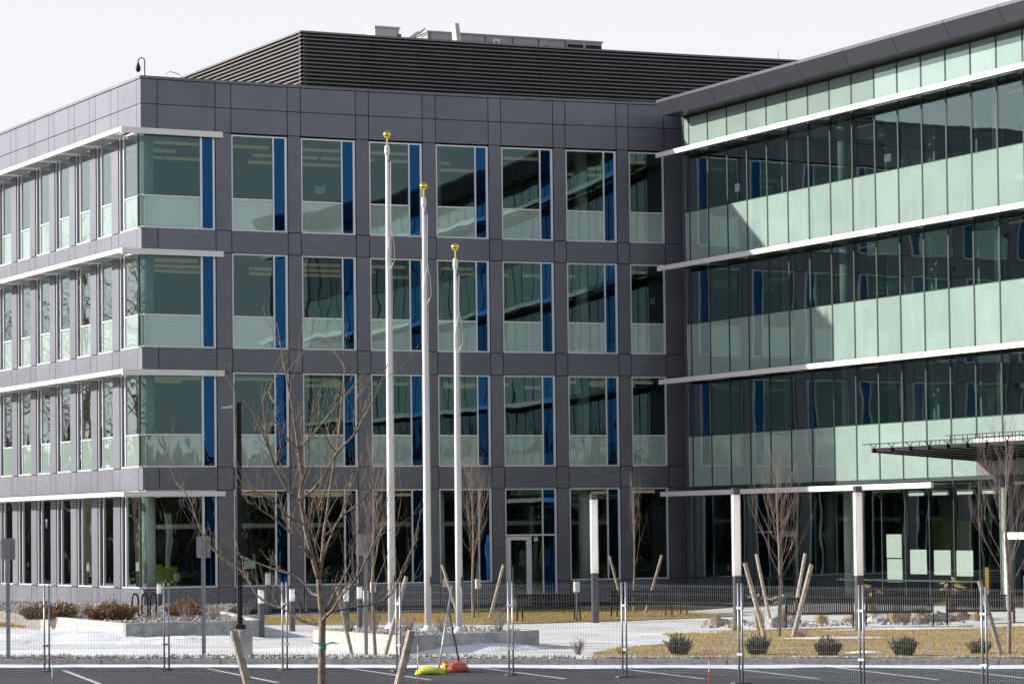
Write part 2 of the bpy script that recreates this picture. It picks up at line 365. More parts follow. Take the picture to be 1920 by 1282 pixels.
# parking bay lines and snow on the asphalt
PL = [((-10.95, 66.5), (-9.07, 59.79)), ((-7.65, 66.35), (-5.48, 59.8)), ((-4.7, 66.5), (-2.38, 60.14)), ((-1.47, 65.31), (.39, 59.91)), ((1.25, 65.11), (3.19, 59.25)), ((3.7, 64.48), (5.45, 58.71)), ((6.2, 63.58), (7.72, 57.75)), ((8.21, 63.06), (9.51, 57.75))]
pl_o = None
for a, b in PL:
    a = Vector((*a, 0)); b = Vector((*b, 0)); d = (b - a).normalized(); n = Vector((-d.y, d.x, 0)) * .055; z = AZ + .004
    m = MB().quad(*[(p.x, p.y, z) for p in (a - n, a + n, b + n, b - n)])
    if pl_o is None: pl_o = m.build('parking_line', 'paint', fix=False); pl_o['kind'] = 'structure'
    else: m.build('parking_line_stripe', 'paint', pl_o, fix=False)
def strip(name, s0, s1, d0, d1, z, h, amp0, amp1, seed, m='snow', step=.35):
    """ragged low mound running along the kerb"""
    b = MB(); rows = []
    k = int((s1 - s0) / step)
    for i in range(k + 1):
        s = s0 + (s1 - s0) * i / k; e0 = d0 + wob((s, 0, 0), amp0, .5, seed) + wob((s, 9, 0), amp0 * .5, 1.9, seed); e1 = d1 + wob((s, 4, 0), amp1, .6, seed)
        if e0 > e1 - .02: e0 = e1 - .02
        mid = (e0 + e1) / 2; hh = h * (.6 + .5 * abs(wob((s, 2, 2), 1.6, .9, seed)))
        rows.append([kp(s, e0, z), kp(s, e0 * .8 + e1 * .2, z + hh * .7), kp(s, mid, z + hh), kp(s, e1 * .85 + e0 * .15, z + hh * .8), kp(s, e1, z)])
    for i in range(k):
        for j in range(4): b.quad(rows[i][j], rows[i + 1][j], rows[i + 1][j + 1], rows[i][j + 1])
    o = b.build(name, m, fix=False, smooth=True); o['kind'] = 'stuff'; return o
tag(strip('snow', -34, 34, -1.35, -.16, AZ + .002, .035, .55, .0, 2), 'thin band of old snow along the foot of the kerb', 'snow')
def blob(name, c, rx, ry, rz, h, z, seed, m='snow', label='', cat='snow', amp=.35):
    b = MB(); n = 40; rings = 7; V = []
    ca, sa = math.cos(rz), math.sin(rz)
    for i in range(rings + 1):
        t = i / rings
        for k in range(n):
            w = 2 * math.pi * k / n; r = t * (1 + amp * wob((math.cos(w) * 1.6, math.sin(w) * 1.6, 0), 1.6, 1, seed) + amp * .4 * wob((math.cos(w) * 5, math.sin(w) * 5, 3), 1.4, 1, seed))
            x, y = rx * r * math.cos(w), ry * r * math.sin(w)
            V.append((c[0] + x * ca - y * sa, c[1] + x * sa + y * ca, z + h * (1 - t ** 2.2) * (1 + .25 * wob((x * 2, y * 2, 1), 1, 1, seed))))
    b.v = V
    for i in range(rings):
        for k in range(n): b.f.append((i * n + k, i * n + (k + 1) % n, (i + 1) * n + (k + 1) % n, (i + 1) * n + k))
    o = b.build(name, m, fix=False, smooth=True); o['kind'] = 'stuff'; tag(o, label, cat); return o
blob('snow', (-13.2, 82.0), 4.2, 3.2, .2, .26, -.01, 11, label='smooth white snow drift against the left planter wall')
blob('snow', (-9.9, 80.2), 2.6, 1.6, .3, .16, -.01, 12, label='snow drift in front of the shaded left planter wall')
blob('snow', (-1.4, 71.8), 1.9, .9, .65, .17, -.01, 13, label='snow drift in front of the flagpole planter wall')
blob('snow', (4.2, 81.6), 2.4, 1.1, .35, .04, .0, 14, label='snow left on the lawn edge below the tall light column')
blob('snow', (3.0, 76.0), 1.3, 1.0, .6, .04, .0, 17, label='small snow patch at the pointed lawn corner')
blob('snow', (10.3, 82.4), 2.9, .7, .05, .05, .02, 15, label='snow streak on the lawn in front of the right benches')
blob('snow', (7.4, 76.2), 1.3, .5, -.1, .04, .03, 16, label='snow patch beside the staked tree on the lawn')
blob('snow', (1.9, 55.6), 1.5, .35, -.15, .03, AZ, 18, label='snow patch on the asphalt at the bottom edge')
blob('snow', (-11.2, 74.2), 3.4, 1.8, 0, .05, -.01, 19, label='flat snow cover on the paving near the left sign post')
blob('snow', (-6.0, 73.5), 2.2, 1.6, 0, .04, -.01, 20, label='flat snow cover on the paving beside the concrete lamp base')
blob('snow', (7.3, 67.0), .5, .25, 0, .06, .02, 22, label='small snow heap beside the kerb near the third evergreen')
blob('snow', (8.6, 87.5), 4.0, 2.2, .1, .05, -.01, 23, label='snow on the paving behind the right benches')

# ------------------------------------------------------------------ gravel
def stones(poly, n, z, seed, smin=.03, smax=.085, m='stone'):
    rnd = random.Random(seed); g = MB()
    for (x, y) in scatter_in(poly, n, rnd):
        r = rnd.uniform(smin, smax); a = rnd.uniform(0, 6.28); b = len(g.v); zz = z + r * .25
        P = [(r * rnd.uniform(.7, 1.3) * math.cos(a + k * 1.57), r * rnd.uniform(.7, 1.3) * math.sin(a + k * 1.57)) for k in range(4)]
        g.v += [(x + p[0], y + p[1], zz) for p in P] + [(x + rnd.uniform(-.3, .3) * r, y + rnd.uniform(-.3, .3) * r, zz + r * rnd.uniform(.4, .75)), (x, y, zz - r * .6)]
        for k in range(4): g.f.append((b + k, b + (k + 1) % 4, b + 4)); g.f.append((b + (k + 1) % 4, b + k, b + 5))
    return g
GS = [kp(-44, .16)[:2], kp(1.4, .16)[:2], kp(1.2, 1.0)[:2], kp(-3, 1.7)[:2], kp(-9, 1.5)[:2], kp(-44, 1.6)[:2]]
GS = ragged(GS, .5, .12, 1.1, 9)
sheet('gravel_strip', GS, -.05, .012, 'gravel_bed')
o = stones(GS, 2600, .012, 4).build('gravel', 'stone', fix=False); o['kind'] = 'stuff'; tag(o, 'loose grey stones in the strip behind the kerb', 'gravel')
GS2 = ragged([kp(1.3, .16)[:2], kp(24, .16)[:2], kp(24, .5)[:2], kp(1.3, .35)[:2]], .4, .08, 1.1, 4)
o = stones(GS2, 700, .035, 5, .025, .06).build('gravel', 'stone', fix=False); o['kind'] = 'stuff'; tag(o, 'line of small stones between the lawn and the kerb', 'gravel')

# ------------------------------------------------------------------ planters
PH = .5
pl = thing('planter', 'low pale concrete planter with gravel below the building corner', 'planter', (-11.51, 80.78, 0))
c0, c1, c2 = Vector((-11.51, 80.78)), Vector((-8.05, 82.5)), Vector((-15.4, 90.0)); c3 = Vector((-10.2, 92.6))
def wallrun(a, b, h, th, m, name, parent):
    d = (b - a).normalized(); n = Vector((-d.y, d.x)) * th / 2
    P = [a - n, b - n, b + n, a + n]
    return MB().hexa([(p.x, p.y, -.2) for p in P], [(p.x, p.y, h) for p in P]).build(name, m, parent, bevel=.015)
wallrun(c0 + (c0 - c1).normalized() * .1, c1, PH, .22, 'concrete_g_and_shade', 'planter_wall', pl)  # front wall in a darker copy of the concrete, its shade painted in
wallrun(c0 + (c2 - c0).normalized() * .12, c2, PH, .22, 'concrete', 'planter_wall', pl)
wallrun(c1 + (c3 - c1).normalized() * .12, c3, PH, .22, 'concrete', 'planter_wall', pl)
BED1 = [(c0.x + .1, c0.y + .2), (c1.x - .1, c1.y + .1), (c3.x, c3.y), (-10.9, 104.5), (-15.2, 104.0), (-20, 113), (-23, 112), (c2.x + .1, c2.y)]
MB().prism(BED1, -.1, PH - .07).build('soil', 'gravel_bed', pl)
stones(BED1, 2200, PH - .07, 6, .03, .08).build('gravel', 'stone', pl, fix=False, kind='stuff')

PF = .44
fp = thing('planter', 'low grey concrete planter with gravel holding the flagpoles', 'planter', (-3.44, 70.38, 0))
d0, d1, d2 = Vector((-3.44, 70.38)), Vector((-.23, 72.95)), Vector((-5.9, 75.6)); d3 = Vector((-2.4, 78.4))
wallrun(d0 + (d0 - d1).normalized() * .1, d1, PF, .22, 'concrete_g_and_shade', 'planter_wall', fp)  # darker concrete paints the shade on this camera-facing wall
wallrun(d0 + (d2 - d0).normalized() * .12, d2, PF, .22, 'concrete', 'planter_wall', fp)
wallrun(d1 + (d3 - d1).normalized() * .12, d3, PF, .22, 'concrete', 'planter_wall', fp)
wallrun(d2 + (d3 - d2).normalized() * .12, d3 - (d3 - d2).normalized() * .12, PF, .22, 'concrete', 'planter_wall', fp)
BED2 = [(d0.x, d0.y + .15), (d1.x - .1, d1.y), (d3.x, d3.y - .1), (d2.x + .1, d2.y)]
MB().prism(BED2, -.1, PF - .05).build('soil', 'gravel_bed', fp)
stones(BED2, 900, PF - .05, 8, .03, .09).build('gravel', 'stone', fp, fix=False, kind='stuff')

# ================================================================== the building
GAP = .014
core = MB()
def corebox(S, u0, u1, z0, z1, n0=-.34, n1=-.065): core.fb(S, u0, u1, n0, n1, z0, z1)
def panel(S, u0, u1, z0, z1, name='wall_panel', g0=GAP, g1=GAP):
    part(name, MB().fb(S, u0 + g0, u1 - g1, -.06, .0, z0 + GAP, z1 - GAP), 'panel')

def window(S, u0, u1, k, blue=True, open_side=False, z0=None, z1=None, strip_frac=(.741, .767, .958)):
    """frame with vision pane above, light spandrel pane below and a dark blue side pane"""
    z0 = SILL[k] if z0 is None else z0; z1 = HEAD[k] if z1 is None else z1
    w = u1 - u0; fr = MB(); a, b = -.13, -.045; fw = .05
    zt = z0 + 1.18
    ua = u0 if open_side else u0 + fw
    if blue: m0, m1, r0 = u0 + w * strip_frac[0], u0 + w * strip_frac[1], u0 + w * strip_frac[2]
    else: m0 = m1 = r0 = u1 - .075
    if not open_side: fr.fb(S, u0, u0 + fw, a, b, z0, z1)
    fr.fb(S, r0, u1, a, b, z0, z1)
    ue = r0
    fr.fb(S, ua, ue, a, b + .012, z0, z0 + .055); fr.fb(S, ua, ue, a, b, z1 - .055, z1)
    if blue: fr.fb(S, m0, m1, a, b, z0 + .055, z1 - .055)
    if k > 0: fr.fb(S, ua, m0, a, b, zt - .027, zt + .027)
    o = part('window', fr, 'frame')
    p0, p1 = -.10, -.085
    if k > 0:
        part('vision_pane', MB().fb(S, ua, m0, p0, p1, zt + .027, z1 - .055), 'vision', o)
        part('spandrel_pane', MB().fb(S, ua, m0, p0, p1, z0 + .055, zt - .027), 'spandrel', o)
    else:
        part('vision_pane', MB().fb(S, ua, m0, p0, p1, z0 + .055, z1 - .055), 'lobby', o)
    if blue: part('blue_pane' if S is FR else 'side_pane', MB().fb(S, m1, r0, p0, p1, z0 + .055, z1 - .055), 'blue' if S is FR else 'side', o)
    return o

# --- front facade: parapet, spandrel rows, base row, piers
winset = set(FBAY)
for i in range(len(FJ) - 1):
    u0, u1 = FJ[i], FJ[i + 1]
    g0 = 0 if i == 0 else GAP
    panel(FR, u0, u1, 17.645, 18.545, 'parapet_panel', g0); panel(FR, u0, u1, 18.545, COPE, 'parapet_panel', g0)
    part('coping', MB().fb(FR, u0 + g0 * .5, u1, -.42, .025, COPE + .012, 19.56), 'panel')
    corebox(FR, u0, u1, 17.66, COPE)
    for k in range(4):
        zb = SILL[k]; za = HEAD[k - 1] if k else .16
        if k == 0 and i == 11: continue
        panel(FR, u0, u1, za, zb, 'spandrel_panel', g0); corebox(FR, u0, u1, za + .02, zb - .01)
        if k == 0: corebox(FR, u0, u1, -.2, .2, -.34, -.02)
    if (u0, u1) in winset or i in (0, 1): continue
    for k in range(4):
        panel(FR, u0, u1, SILL[k], HEAD[k] if k < 3 else 17.645, 'pier_panel'); corebox(FR, u0, u1, SILL[k], HEAD[k])
for k in range(4):
    for j, (u0, u1) in enumerate(FBAY):
        if k == 0 and j == 4: continue
        window(FR, u0 + .02, u1 - .01, k, blue=(j < 6))
    # glazed corner
    window(FR, -.075, 2.86, k, True, True, strip_frac=(.806, .834, .972))
    window(LF, -.075, 2.40, k, True, True, strip_frac=(.80, .835, .972))
    part('corner_post', MB().fb(FR, -.10, -.03, -.14, -.072, SILL[k], HEAD[k]), 'mull')
# --- door bay
u0, u1 = FBAY[4]
o = part('door_frame', MB().fb(FR, u0 + .02, u0 + .07, -.13, -.045, .05, 4.54).fb(FR, u1 - .09, u1 - .01, -.13, -.045, .05, 4.54).fb(FR, 15.83, 15.88, -.13, -.045, .05, 4.49)
         .fb(FR, u0 + .07, u1 - .09, -.13, -.05, 4.49, 4.54).fb(FR, u0 + .07, u1 - .09, -.13, -.04, 2.73, 2.79).fb(FR, 15.33, 15.38, -.13, -.045, .05, 2.73), 'frame')
part('vision_pane', MB().fb(FR, u0 + .07, 15.83, -.1, -.085, 2.79, 4.49), 'lobby', o); part('blue_pane', MB().fb(FR, 15.88, u1 - .09, -.1, -.085, 2.79, 4.49), 'blue', o)
part('vision_pane', MB().fb(FR, 15.38, 15.83, -.1, -.085, .05, 2.73), 'lobby', o); part('blue_pane', MB().fb(FR, 15.88, u1 - .09, -.1, -.085, .05, 2.73), 'blue', o)
dr = part('door', MB().fb(FR, 14.38, 14.53, -.12, -.04, .06, 2.71).fb(FR, 15.17, 15.32, -.12, -.04, .06, 2.71).fb(FR, 14.53, 15.17, -.12, -.04, .06, .36).fb(FR, 14.53, 15.17, -.12, -.04, 2.57, 2.71), 'frame')
part('door_pane', MB().fb(FR, 14.53, 15.17, -.09, -.075, .36, 2.57), 'lobby', dr)
part('door_handle', MB().tube([(*FR(14.56, .0), 1.0), (*FR(14.56, .05), 1.0), (*FR(14.56, .05), 1.55), (*FR(14.56, 0), 1.55)], .018, 6), 'galv', dr)
part('door_step', MB().fb(FR, 14.2, 16.5, -.3, .9, -.05, .05), 'concrete')
c = FR(15.60, -.06)
part('round_sign', MB().tube([(*FR(15.56, -.08), 2.6), (*FR(15.56, -.07), 2.6)], .085, 18), 'white', o)
part('sign_symbol', MB().tube([(*FR(15.56, -.07), 2.6), (*FR(15.56, -.064), 2.6)], .035, 12), 'darkgrey', o)

# --- left facade
LEND = LBAY[-1][1] + .5
edges = [0.0, .45, 2.40]
for (p, q_) in LBAY: edges += [p, q_]
lw = set(LBAY)
for i in range(len(edges) - 1):
    u0, u1 = edges[i], edges[i + 1]; g0 = 0 if i == 0 else GAP
    panel(LF, u0, u1, 17.645, 18.545, 'parapet_panel', g0); panel(LF, u0, u1, 18.545, COPE, 'parapet_panel', g0)
    part('coping', MB().fb(LF, u0 + g0 * .5, u1, -.42, .025, COPE + .012, 19.56), 'panel')
    corebox(LF, u0, u1, 17.66, COPE)
    for k in range(4):
        za = HEAD[k - 1] if k else .22
        panel(LF, u0, u1, za, SILL[k], 'spandrel_panel', g0); corebox(LF, u0, u1, za + .02, SILL[k] - .01)
        if k == 0: part('footing', MB().fb(LF, u0, u1, -.34, -.01, -.2, .21), 'concrete')
    if (u0, u1) in lw:
        for k in range(4): window(LF, u0 + .01, u1 - .01, k, strip_frac=(.70, .73, .965))
    elif i > 1:
        for k in range(4): panel(LF, u0, u1, SILL[k], HEAD[k] if k < 3 else 17.645, 'pier_panel'); corebox(LF, u0, u1, SILL[k], HEAD[k])
part('wall_core', core, 'core', fix=False)

# --- white sunshades wrapping the corner
for k in range(4):
    h = HEAD[k]; zb, zt = (h - .16, h + .05) if k else (h - .23, h - .05)
    zl = zt - .155
    sh = part('sunshade', MB().fb(LF, -.16, LEND, .70, .80, zl, zt), 'white')
    part('sunshade_bar', MB().fb(FR, -.795, 3.11, .03, .16, zb, zt - .002), 'white', sh)
    for i, (a, b) in enumerate([(-.1, 2.2)] + LBAY):
        nb_ = (LBAY[i][1] if i < len(LBAY) else b + 2.385) - .75
        part('perforated_panel', MB().fb(LF, b - .1, nb_, .03, .70, zl + .01, zl + .03), 'shade_grey', sh)
        part('bracket_plate', MB().fb(LF, b - .74, b - .11, .03, .70, zl - .004, zl + .02), 'white', sh)
        part('bracket', MB().fb(LF, b - .45, b - .39, .0, .70, zl + .025, zt - .03), 'white', sh)

# --- curtain wall wing
MU = [-1.0] + [-.611 + 1.4286 * k for k in range(28)]
WROW = [('spandrel_pane', 'spandrel', 17.42, 18.66), ('vision_pane', 'vision', 15.056, 17.38), ('spandrel_pane', 'spandrel', 13.06, 15.02), ('vision_pane', 'vision', 10.756, 13.02),
        ('spandrel_pane', 'spandrel', 8.69, 10.72), ('vision_pane', 'vision', 6.456, 8.65), ('spandrel_pane', 'spandrel', 4.53, 6.42)]
UE = 17.96                                                  # where the entrance bay begins
for i in range(len(MU) - 1):
    u0, u1 = MU[i], MU[i + 1]; ent = u0 > UE - .9
    for nm, mm, z0, z1 in WROW:
        if ent and z0 < 4.6: z0 = 5.78
        part(nm, MB().fb(WG, u0 + .042, u1 - .042, -.03, .0, z0, z1), mm)
    # ground floor storefront
    if not ent:
        part('vision_pane', MB().fb(WG, u0 + .026, u1 - .026, -.05, -.03, 1.12, 4.36), 'lobby')
        part('vision_pane', MB().fb(WG, u0 + .026, u1 - .026, -.05, -.03, .12, 1.06), 'lobby')
    else:
        part('entry_panel', MB().fb(WG, u0 + .012, u1 - .012, -.06, .03, 4.53, 5.55), 'greypanel')
        if u0 < 19 or u0 > 21: part('vision_pane', MB().fb(WG, u0 + .026, u1 - .026, -.05, -.03, .12, 4.42), 'lobby')
        else: part('vision_pane', MB().fb(WG, u0 + .026, u1 - .026, -.05, -.03, 2.72, 4.42), 'lobby')
    if i: part('mullion', MB().fb(WG, u0 - .04, u0 + .04, -.12, .012, 4.50, 18.68), 'mull'); part('mullion', MB().fb(WG, u0 - .02, u0 + .02, -.14, -.02, .1, 4.40), 'mull')
WE = MU[-1]
for z0, z1 in ((17.38, 17.42), (15.02, 15.056), (13.02, 13.06), (10.72, 10.756), (8.65, 8.69), (6.42, 6.456)):
    part('transom', MB().fb(WG, -1.0, WE, -.1, -.008, z0, z1), 'mull')
part('transom', MB().fb(WG, -1.0, WE, -.3, -.012, 4.40, 4.53), 'mull')
part('transom', MB().fb(WG, -1.0, UE, -.12, -.02, 1.06, 1.12), 'mull')
part('transom', MB().fb(WG, -1.0, WE, -.12, -.02, .0, .12), 'mull')
part('entry_trim', MB().fb(WG, UE - .02, WE, -.05, .10, 5.56, 5.76), 'white')
part('head_trim', MB().fb(WG, -1.0, WE, -.1, .02, 18.68, 18.74), 'soffit')
for k in range(4):
    h = HEAD[k]
    sh = part('sunshade', MB().fb(WG, -1.85, WE if k else 16.4, .66, .78, h - .37, h - .19), 'white')
    part('sunshade_deck', MB().fb(WG, -1.8, WE if k else 16.4, .12, .66, h - .25, h - .22), 'shade_grey', sh)
    for u in MU[2::2]:
        if k or u < 16.4: part('bracket', MB().fb(WG, u - .03, u + .03, .012, .66, h - .34, h - .25), 'frame', sh)
# inner return between main block and wing
a = FR(21.75, 0); b = WG(-1.0, 0)
for z0, z1 in ((.16, 4.5), (4.5, 8.8), (8.8, 13.2), (13.2, 17.6), (17.6, 19.2)):
    part('return_panel', MB().hexa([(a[0], a[1], z0), (b[0], b[1], z0), (b[0] + .4, b[1] + .2, z0), (a[0] + .4, a[1] + .2, z0)], [(a[0], a[1], z1), (b[0], b[1], z1), (b[0] + .4, b[1] + .2, z1), (a[0] + .4, a[1] + .2, z1)]), 'panel')
# --- wing roof edge: slanted fascia, soffit, coping
fu = [-1.0, .08] + [.08 + 3.02 * k for k in range(1, 14)]
fu = [u for u in fu if u < WE] + [WE]
for i in range(len(fu) - 1):
    u0, u1 = fu[i] + .012, fu[i + 1] - .012
    P = lambda u, n, z: (*WG(u, n), z)
    part('fascia_panel', MB().hexa([P(u0, .95, 18.73), P(u1, .95, 18.73), P(u1, .80, 18.73), P(u0, .80, 18.73)], [P(u0, 1.20, 19.19), P(u1, 1.20, 19.19), P(u1, 1.05, 19.19), P(u0, 1.05, 19.19)]), 'fascia')
    part('coping', MB().fb(WG, u0, u1, .6, 1.215, 19.20, 19.31), 'fascia')
    part('soffit_panel', MB().fb(WG, u0, u1, -.05, .90, 18.745, 18.80), 'soffit')
part('fascia_end', MB().hexa([(*WG(-1.02, .93), 18.735), (*WG(-1.0, .93), 18.735), (*WG(-1.0, -.3), 18.735), (*WG(-1.02, -.3), 18.735)], [(*WG(-1.02, 1.17), 19.25), (*WG(-1.0, 1.17), 19.25), (*WG(-1.0, -.3), 19.25), (*WG(-1.02, -.3), 19.25)]), 'soffit')

# --- roof decks, slabs, ceilings, inner walls
def off(pts): return pts
main_poly = [FR(u, -.36) for u in (.4, 4, 8, 12, 16, 20, 21.7)] + [WG(-3, -16), LF(LEND, -30), LF(LEND, -.36), LF(12, -.36), LF(.4, -.36)]
wing_poly = [WG(-1.0, -.16), WG(-1.0, -15), WG(WE, -15), WG(WE, -.16)]
part('roof_deck', MB().prism(main_poly, 18.6, 19.0), 'slab'); part('roof_deck', MB().prism([WG(-1.02, .58), WG(-1.02, -15), WG(WE, -15), WG(WE, .58)], 18.82, 19.1), 'slab')
for k in range(3):
    part('floor_slab', MB().prism(main_poly, HEAD[k] + .12, SILL[k + 1] - .05), 'ceil')
    part('floor_slab', MB().prism(wing_poly, HEAD[k] + .06, SILL[k + 1] - .15), 'ceil')
part('floor_slab', MB().prism(main_poly, -.1, .14), 'slab'); part('floor_slab', MB().prism(wing_poly, -.1, .06), 'slab')
corep = [FR(2.5, -9), FR(10, -9), FR(21, -8.5), WG(-3, -15.5), LF(LEND, -29), LF(LEND, -8), LF(9, -8)]
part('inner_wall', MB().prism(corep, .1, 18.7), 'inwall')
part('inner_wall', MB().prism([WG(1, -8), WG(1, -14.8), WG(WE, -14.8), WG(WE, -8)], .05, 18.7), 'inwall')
part('back_wall', MB().prism([WG(-3, -16.2), LF(LEND, -30.2), LF(LEND, -29.9), WG(-3, -15.9)], 0, 19.4), 'panel')
part('back_wall', MB().prism([WG(-3, -16), WG(WE, -15.2), WG(WE, -15), WG(-3, -15.6)], 0, 19.2), 'panel')
part('end_wall', MB().prism([LF(LEND, -.02), LF(LEND + .3, -.02), LF(LEND + .3, -30), LF(LEND, -30)], 0, 19.5), 'panel')
part('end_wall', MB().prism([WG(WE, .02), WG(WE + .3, .02), WG(WE + .3, -15), WG(WE, -15)], 0, 19.2), 'panel')
for u in (.62, 6.0, 12.0, 18.0):
    for z0, z1 in ((.14, 4.66), (5.32, 8.97), (9.66, 13.33), (13.99, 18.6)):
        x, y = FR(u, -1.15); part('interior_column', MB().tube([(x, y, z0), (x, y, z1)], .26, 14), 'incol', smooth=True)
for u in (9.0, 18.35, 27):
    for z0, z1 in ((.06, 4.6), (5.2, 8.9), (9.5, 13.2), (13.9, 18.7)):
        x, y = WG(u, -.85); part('interior_column', MB().tube([(x, y, z0), (x, y, z1)], .24, 14), 'incol', smooth=True)
rnd = random.Random(3)
for k in range(4):
    zc = HEAD[k] + .02
    for j, (u0_, u1_) in enumerate([(.9, 2.9)] + FBAY):
        for n in (-2.2, -4.4, -6.4):
            if rnd.random() < (.8 if j < 4 else .45): part('light_strip', MB().fb(FR, u0_ - .3, u1_ + .3 * rnd.random(), n - .05, n + .05, zc - .20, zc - .09), 'strip')
    for u, n in ((2, -3), (5.5, -4.5), (8, -2.5), (11, -3.2), (14, -4.4), (17, -2.6), (20, -3.4), (24, -3)):
        if rnd.random() < .7: part('light_strip', MB().fb(WG, u - .6, u + .6, n - .05, n + .05, zc - .25, zc - .2), 'strip')
    for n in (-1.3, -2.5, -3.7, -4.9, -6.1, -7.3): part('ceiling_baffle', MB().fb(FR, 1.0, 20.8, n - .05, n + .05, zc - .06, zc + .09), 'wood')
    # partitions and pale door leaves seen through the wing glass
    if k:
        fz = SILL[k] - .1
        for u in (9.6, 10.6, 11.9, 12.6, 3.2, 15.4): part('partition', MB().fb(WG, u - .05, u + .05, -6, -1.6 - (u % 1), fz, zc - .1), 'incol')
        part('partition', MB().fb(WG, 11.3, 12.0, -4.3, -4.2, fz, zc - .6), 'incol'); part('partition', MB().fb(WG, 9.9, 10.15, -2.6, -2.5, fz, zc - .5), 'incol')
        for u in (4.8, 7.5, 13.8, 16.2): part('desk', MB().fb(WG, u - .8, u + .8, -3.0, -2.3, fz + .95, fz + 1.35), 'inwall')
    for u in (5.2, 10.8, 16.2): part('partition', MB().fb(FR, u - .05, u + .05, -8.9, -3.0, SILL[k] - .1 if k else .14, zc + .05), 'inwall')
part('bulkhead', MB().fb(FR, 1.0, 20.5, -3.3, -3.2, 3.15, 3.32), 'incol')
part('accent_wall', MB().fb(WG, 9.4, 12.0, -4.0, -3.9, .06, 3.1), 'olive'); part('accent_wall', MB().fb(WG, 14.6, 15.1, -2.5, -2.4, .06, 1.5), 'orange'); part('accent_wall', MB().fb(WG, 15.8, 16.3, -3.4, -3.3, .06, 1.2), 'lime')
part('accent_wall', MB().fb(FR, .9, 1.35, -1.9, -1.8, .14, 1.85), 'lime'); part('accent_wall', MB().fb(FR, 1.5, 2.2, -2.6, -2.5, .14, 1.75), 'lime')
for (u, w) in ((13.2, .95), (14.6, .95), (16.05, .95), (17.3, .9)): part('clerestory_lamp', MB().fb(WG, u - w / 2, u + w / 2, -.9, -.8, 3.95, 4.12), MT['strip'] if False else 'incol')
x0 = [(*WG(18.5, .0), 0)]
ed = part('entry_door', MB().fb(WG, 19.36, 19.52, -.1, .02, .08, 2.68).fb(WG, 20.62, 20.78, -.1, .02, .08, 2.68).fb(WG, 19.52, 20.62, -.1, .02, 2.46, 2.68).fb(WG, 19.52, 20.62, -.1, .02, .08, .26), 'white')
part('door_pane', MB().fb(WG, 19.52, 20.62, -.06, -.045, .26, 2.46), 'lobby', ed)

# --- roof screen with louvres
SD = [(-9.16, 112.0)]
def SF(u, n=0):
    h = .455 - .0045 * u; t = .455
    return (-9.16 + (math.sin(t) - math.sin(h)) / .0045 + n * math.sin(h), 112.0 + (math.cos(h) - math.cos(t)) / .0045 - n * math.cos(h))
def SL(u, n=0): return (-9.16 + u * math.cos(PSI) - n * math.sin(PSI), 112.0 + u * math.sin(PSI) + n * math.cos(PSI))
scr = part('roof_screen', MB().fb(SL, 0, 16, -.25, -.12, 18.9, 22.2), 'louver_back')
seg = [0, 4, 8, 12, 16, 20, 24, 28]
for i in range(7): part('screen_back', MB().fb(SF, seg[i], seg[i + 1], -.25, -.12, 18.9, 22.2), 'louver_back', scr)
z = 19.05
while z < 22.2:
    m = MB()
    for i in range(7):                                         # sloping blade with a small lip
        u0, u1 = seg[i] - (.0 if i else 0), seg[i + 1]
        Q = lambda u, n, zz: (*SF(u, n), zz)
        m.hexa([Q(u0, .0, z), Q(u1, .0, z), Q(u1, -.05, z + .03), Q(u0, -.05, z + .03)], [Q(u0, .0, z + .04), Q(u1, .0, z + .04), Q(u1, -.05, z + .06), Q(u0, -.05, z + .06)])
    part('louver_slat', m, 'louver', scr)
    Q = lambda u, n, zz: (*SL(u, n), zz)
    part('louver_slat', MB().hexa([Q(0, .0, z), Q(16, .0, z), Q(16, -.05, z + .03), Q(0, -.05, z + .03)], [Q(0, .0, z + .04), Q(16, .0, z + .04), Q(16, -.05, z + .06), Q(0, -.05, z + .06)]), 'louver', scr)
    z += .152
part('screen_cap', MB().fb(SL, -.02, 16, -.3, .03, 22.2, 22.27), 'louver', scr)
for i in range(7): part('screen_cap', MB().fb(SF, seg[i] - (.03 if i == 0 else 0), seg[i + 1], -.3, .03, 22.2, 22.27), 'louver', scr)
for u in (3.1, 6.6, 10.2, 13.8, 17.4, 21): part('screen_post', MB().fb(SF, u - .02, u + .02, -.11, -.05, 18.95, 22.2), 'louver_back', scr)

# --- entrance canopy: deck on tapered dark steel beams
P = lambda u, n, z: (*WG(u, n), z)
cn = part('canopy', MB().hexa([P(18.0, 4.0, 5.30), P(33, 4.0, 5.30), P(33, .1, 5.05), P(18.0, .1, 5.05)], [P(18.0, 4.0, 5.41), P(33, 4.0, 5.41), P(33, .1, 5.41), P(18.0, .1, 5.41)]), 'black')
for i in range(15):
    u = 18.02 + i * 1.02; Q = lambda n, zz, s: (*WG(u + s, n), zz)
    part('canopy_beam', MB().hexa([Q(.03, 4.99, -.06), Q(.03, 4.99, .06), Q(4.05, 5.27, .06), Q(4.05, 5.27, -.06)], [Q(.03, 5.355, -.06), Q(.03, 5.355, .06), Q(4.05, 5.38, .06), Q(4.05, 5.38, -.06)]), 'black', cn)
    part('beam_end', MB().fb(WG, u - .05, u + .05, 4.05, 4.09, 5.26, 5.41), 'black', cn)
    part('sign_bracket', MB().tube([(*WG(u, 4.0), 5.41), (*WG(u - .18, 4.05), 5.53)], .014, 5).tube([(*WG(u, 4.0), 5.41), (*WG(u + .18, 4.05), 5.53)], .014, 5), 'black', cn)
part('sign_rail', MB().fb(WG, 17.4, 33, 4.02, 4.07, 5.53, 5.555), 'black', cn)
part('sign_rail', MB().fb(WG, 22.0, 33, 4.02, 4.06, 5.66, 5.68), 'black', cn)
rnd = random.Random(12); u = 20.6
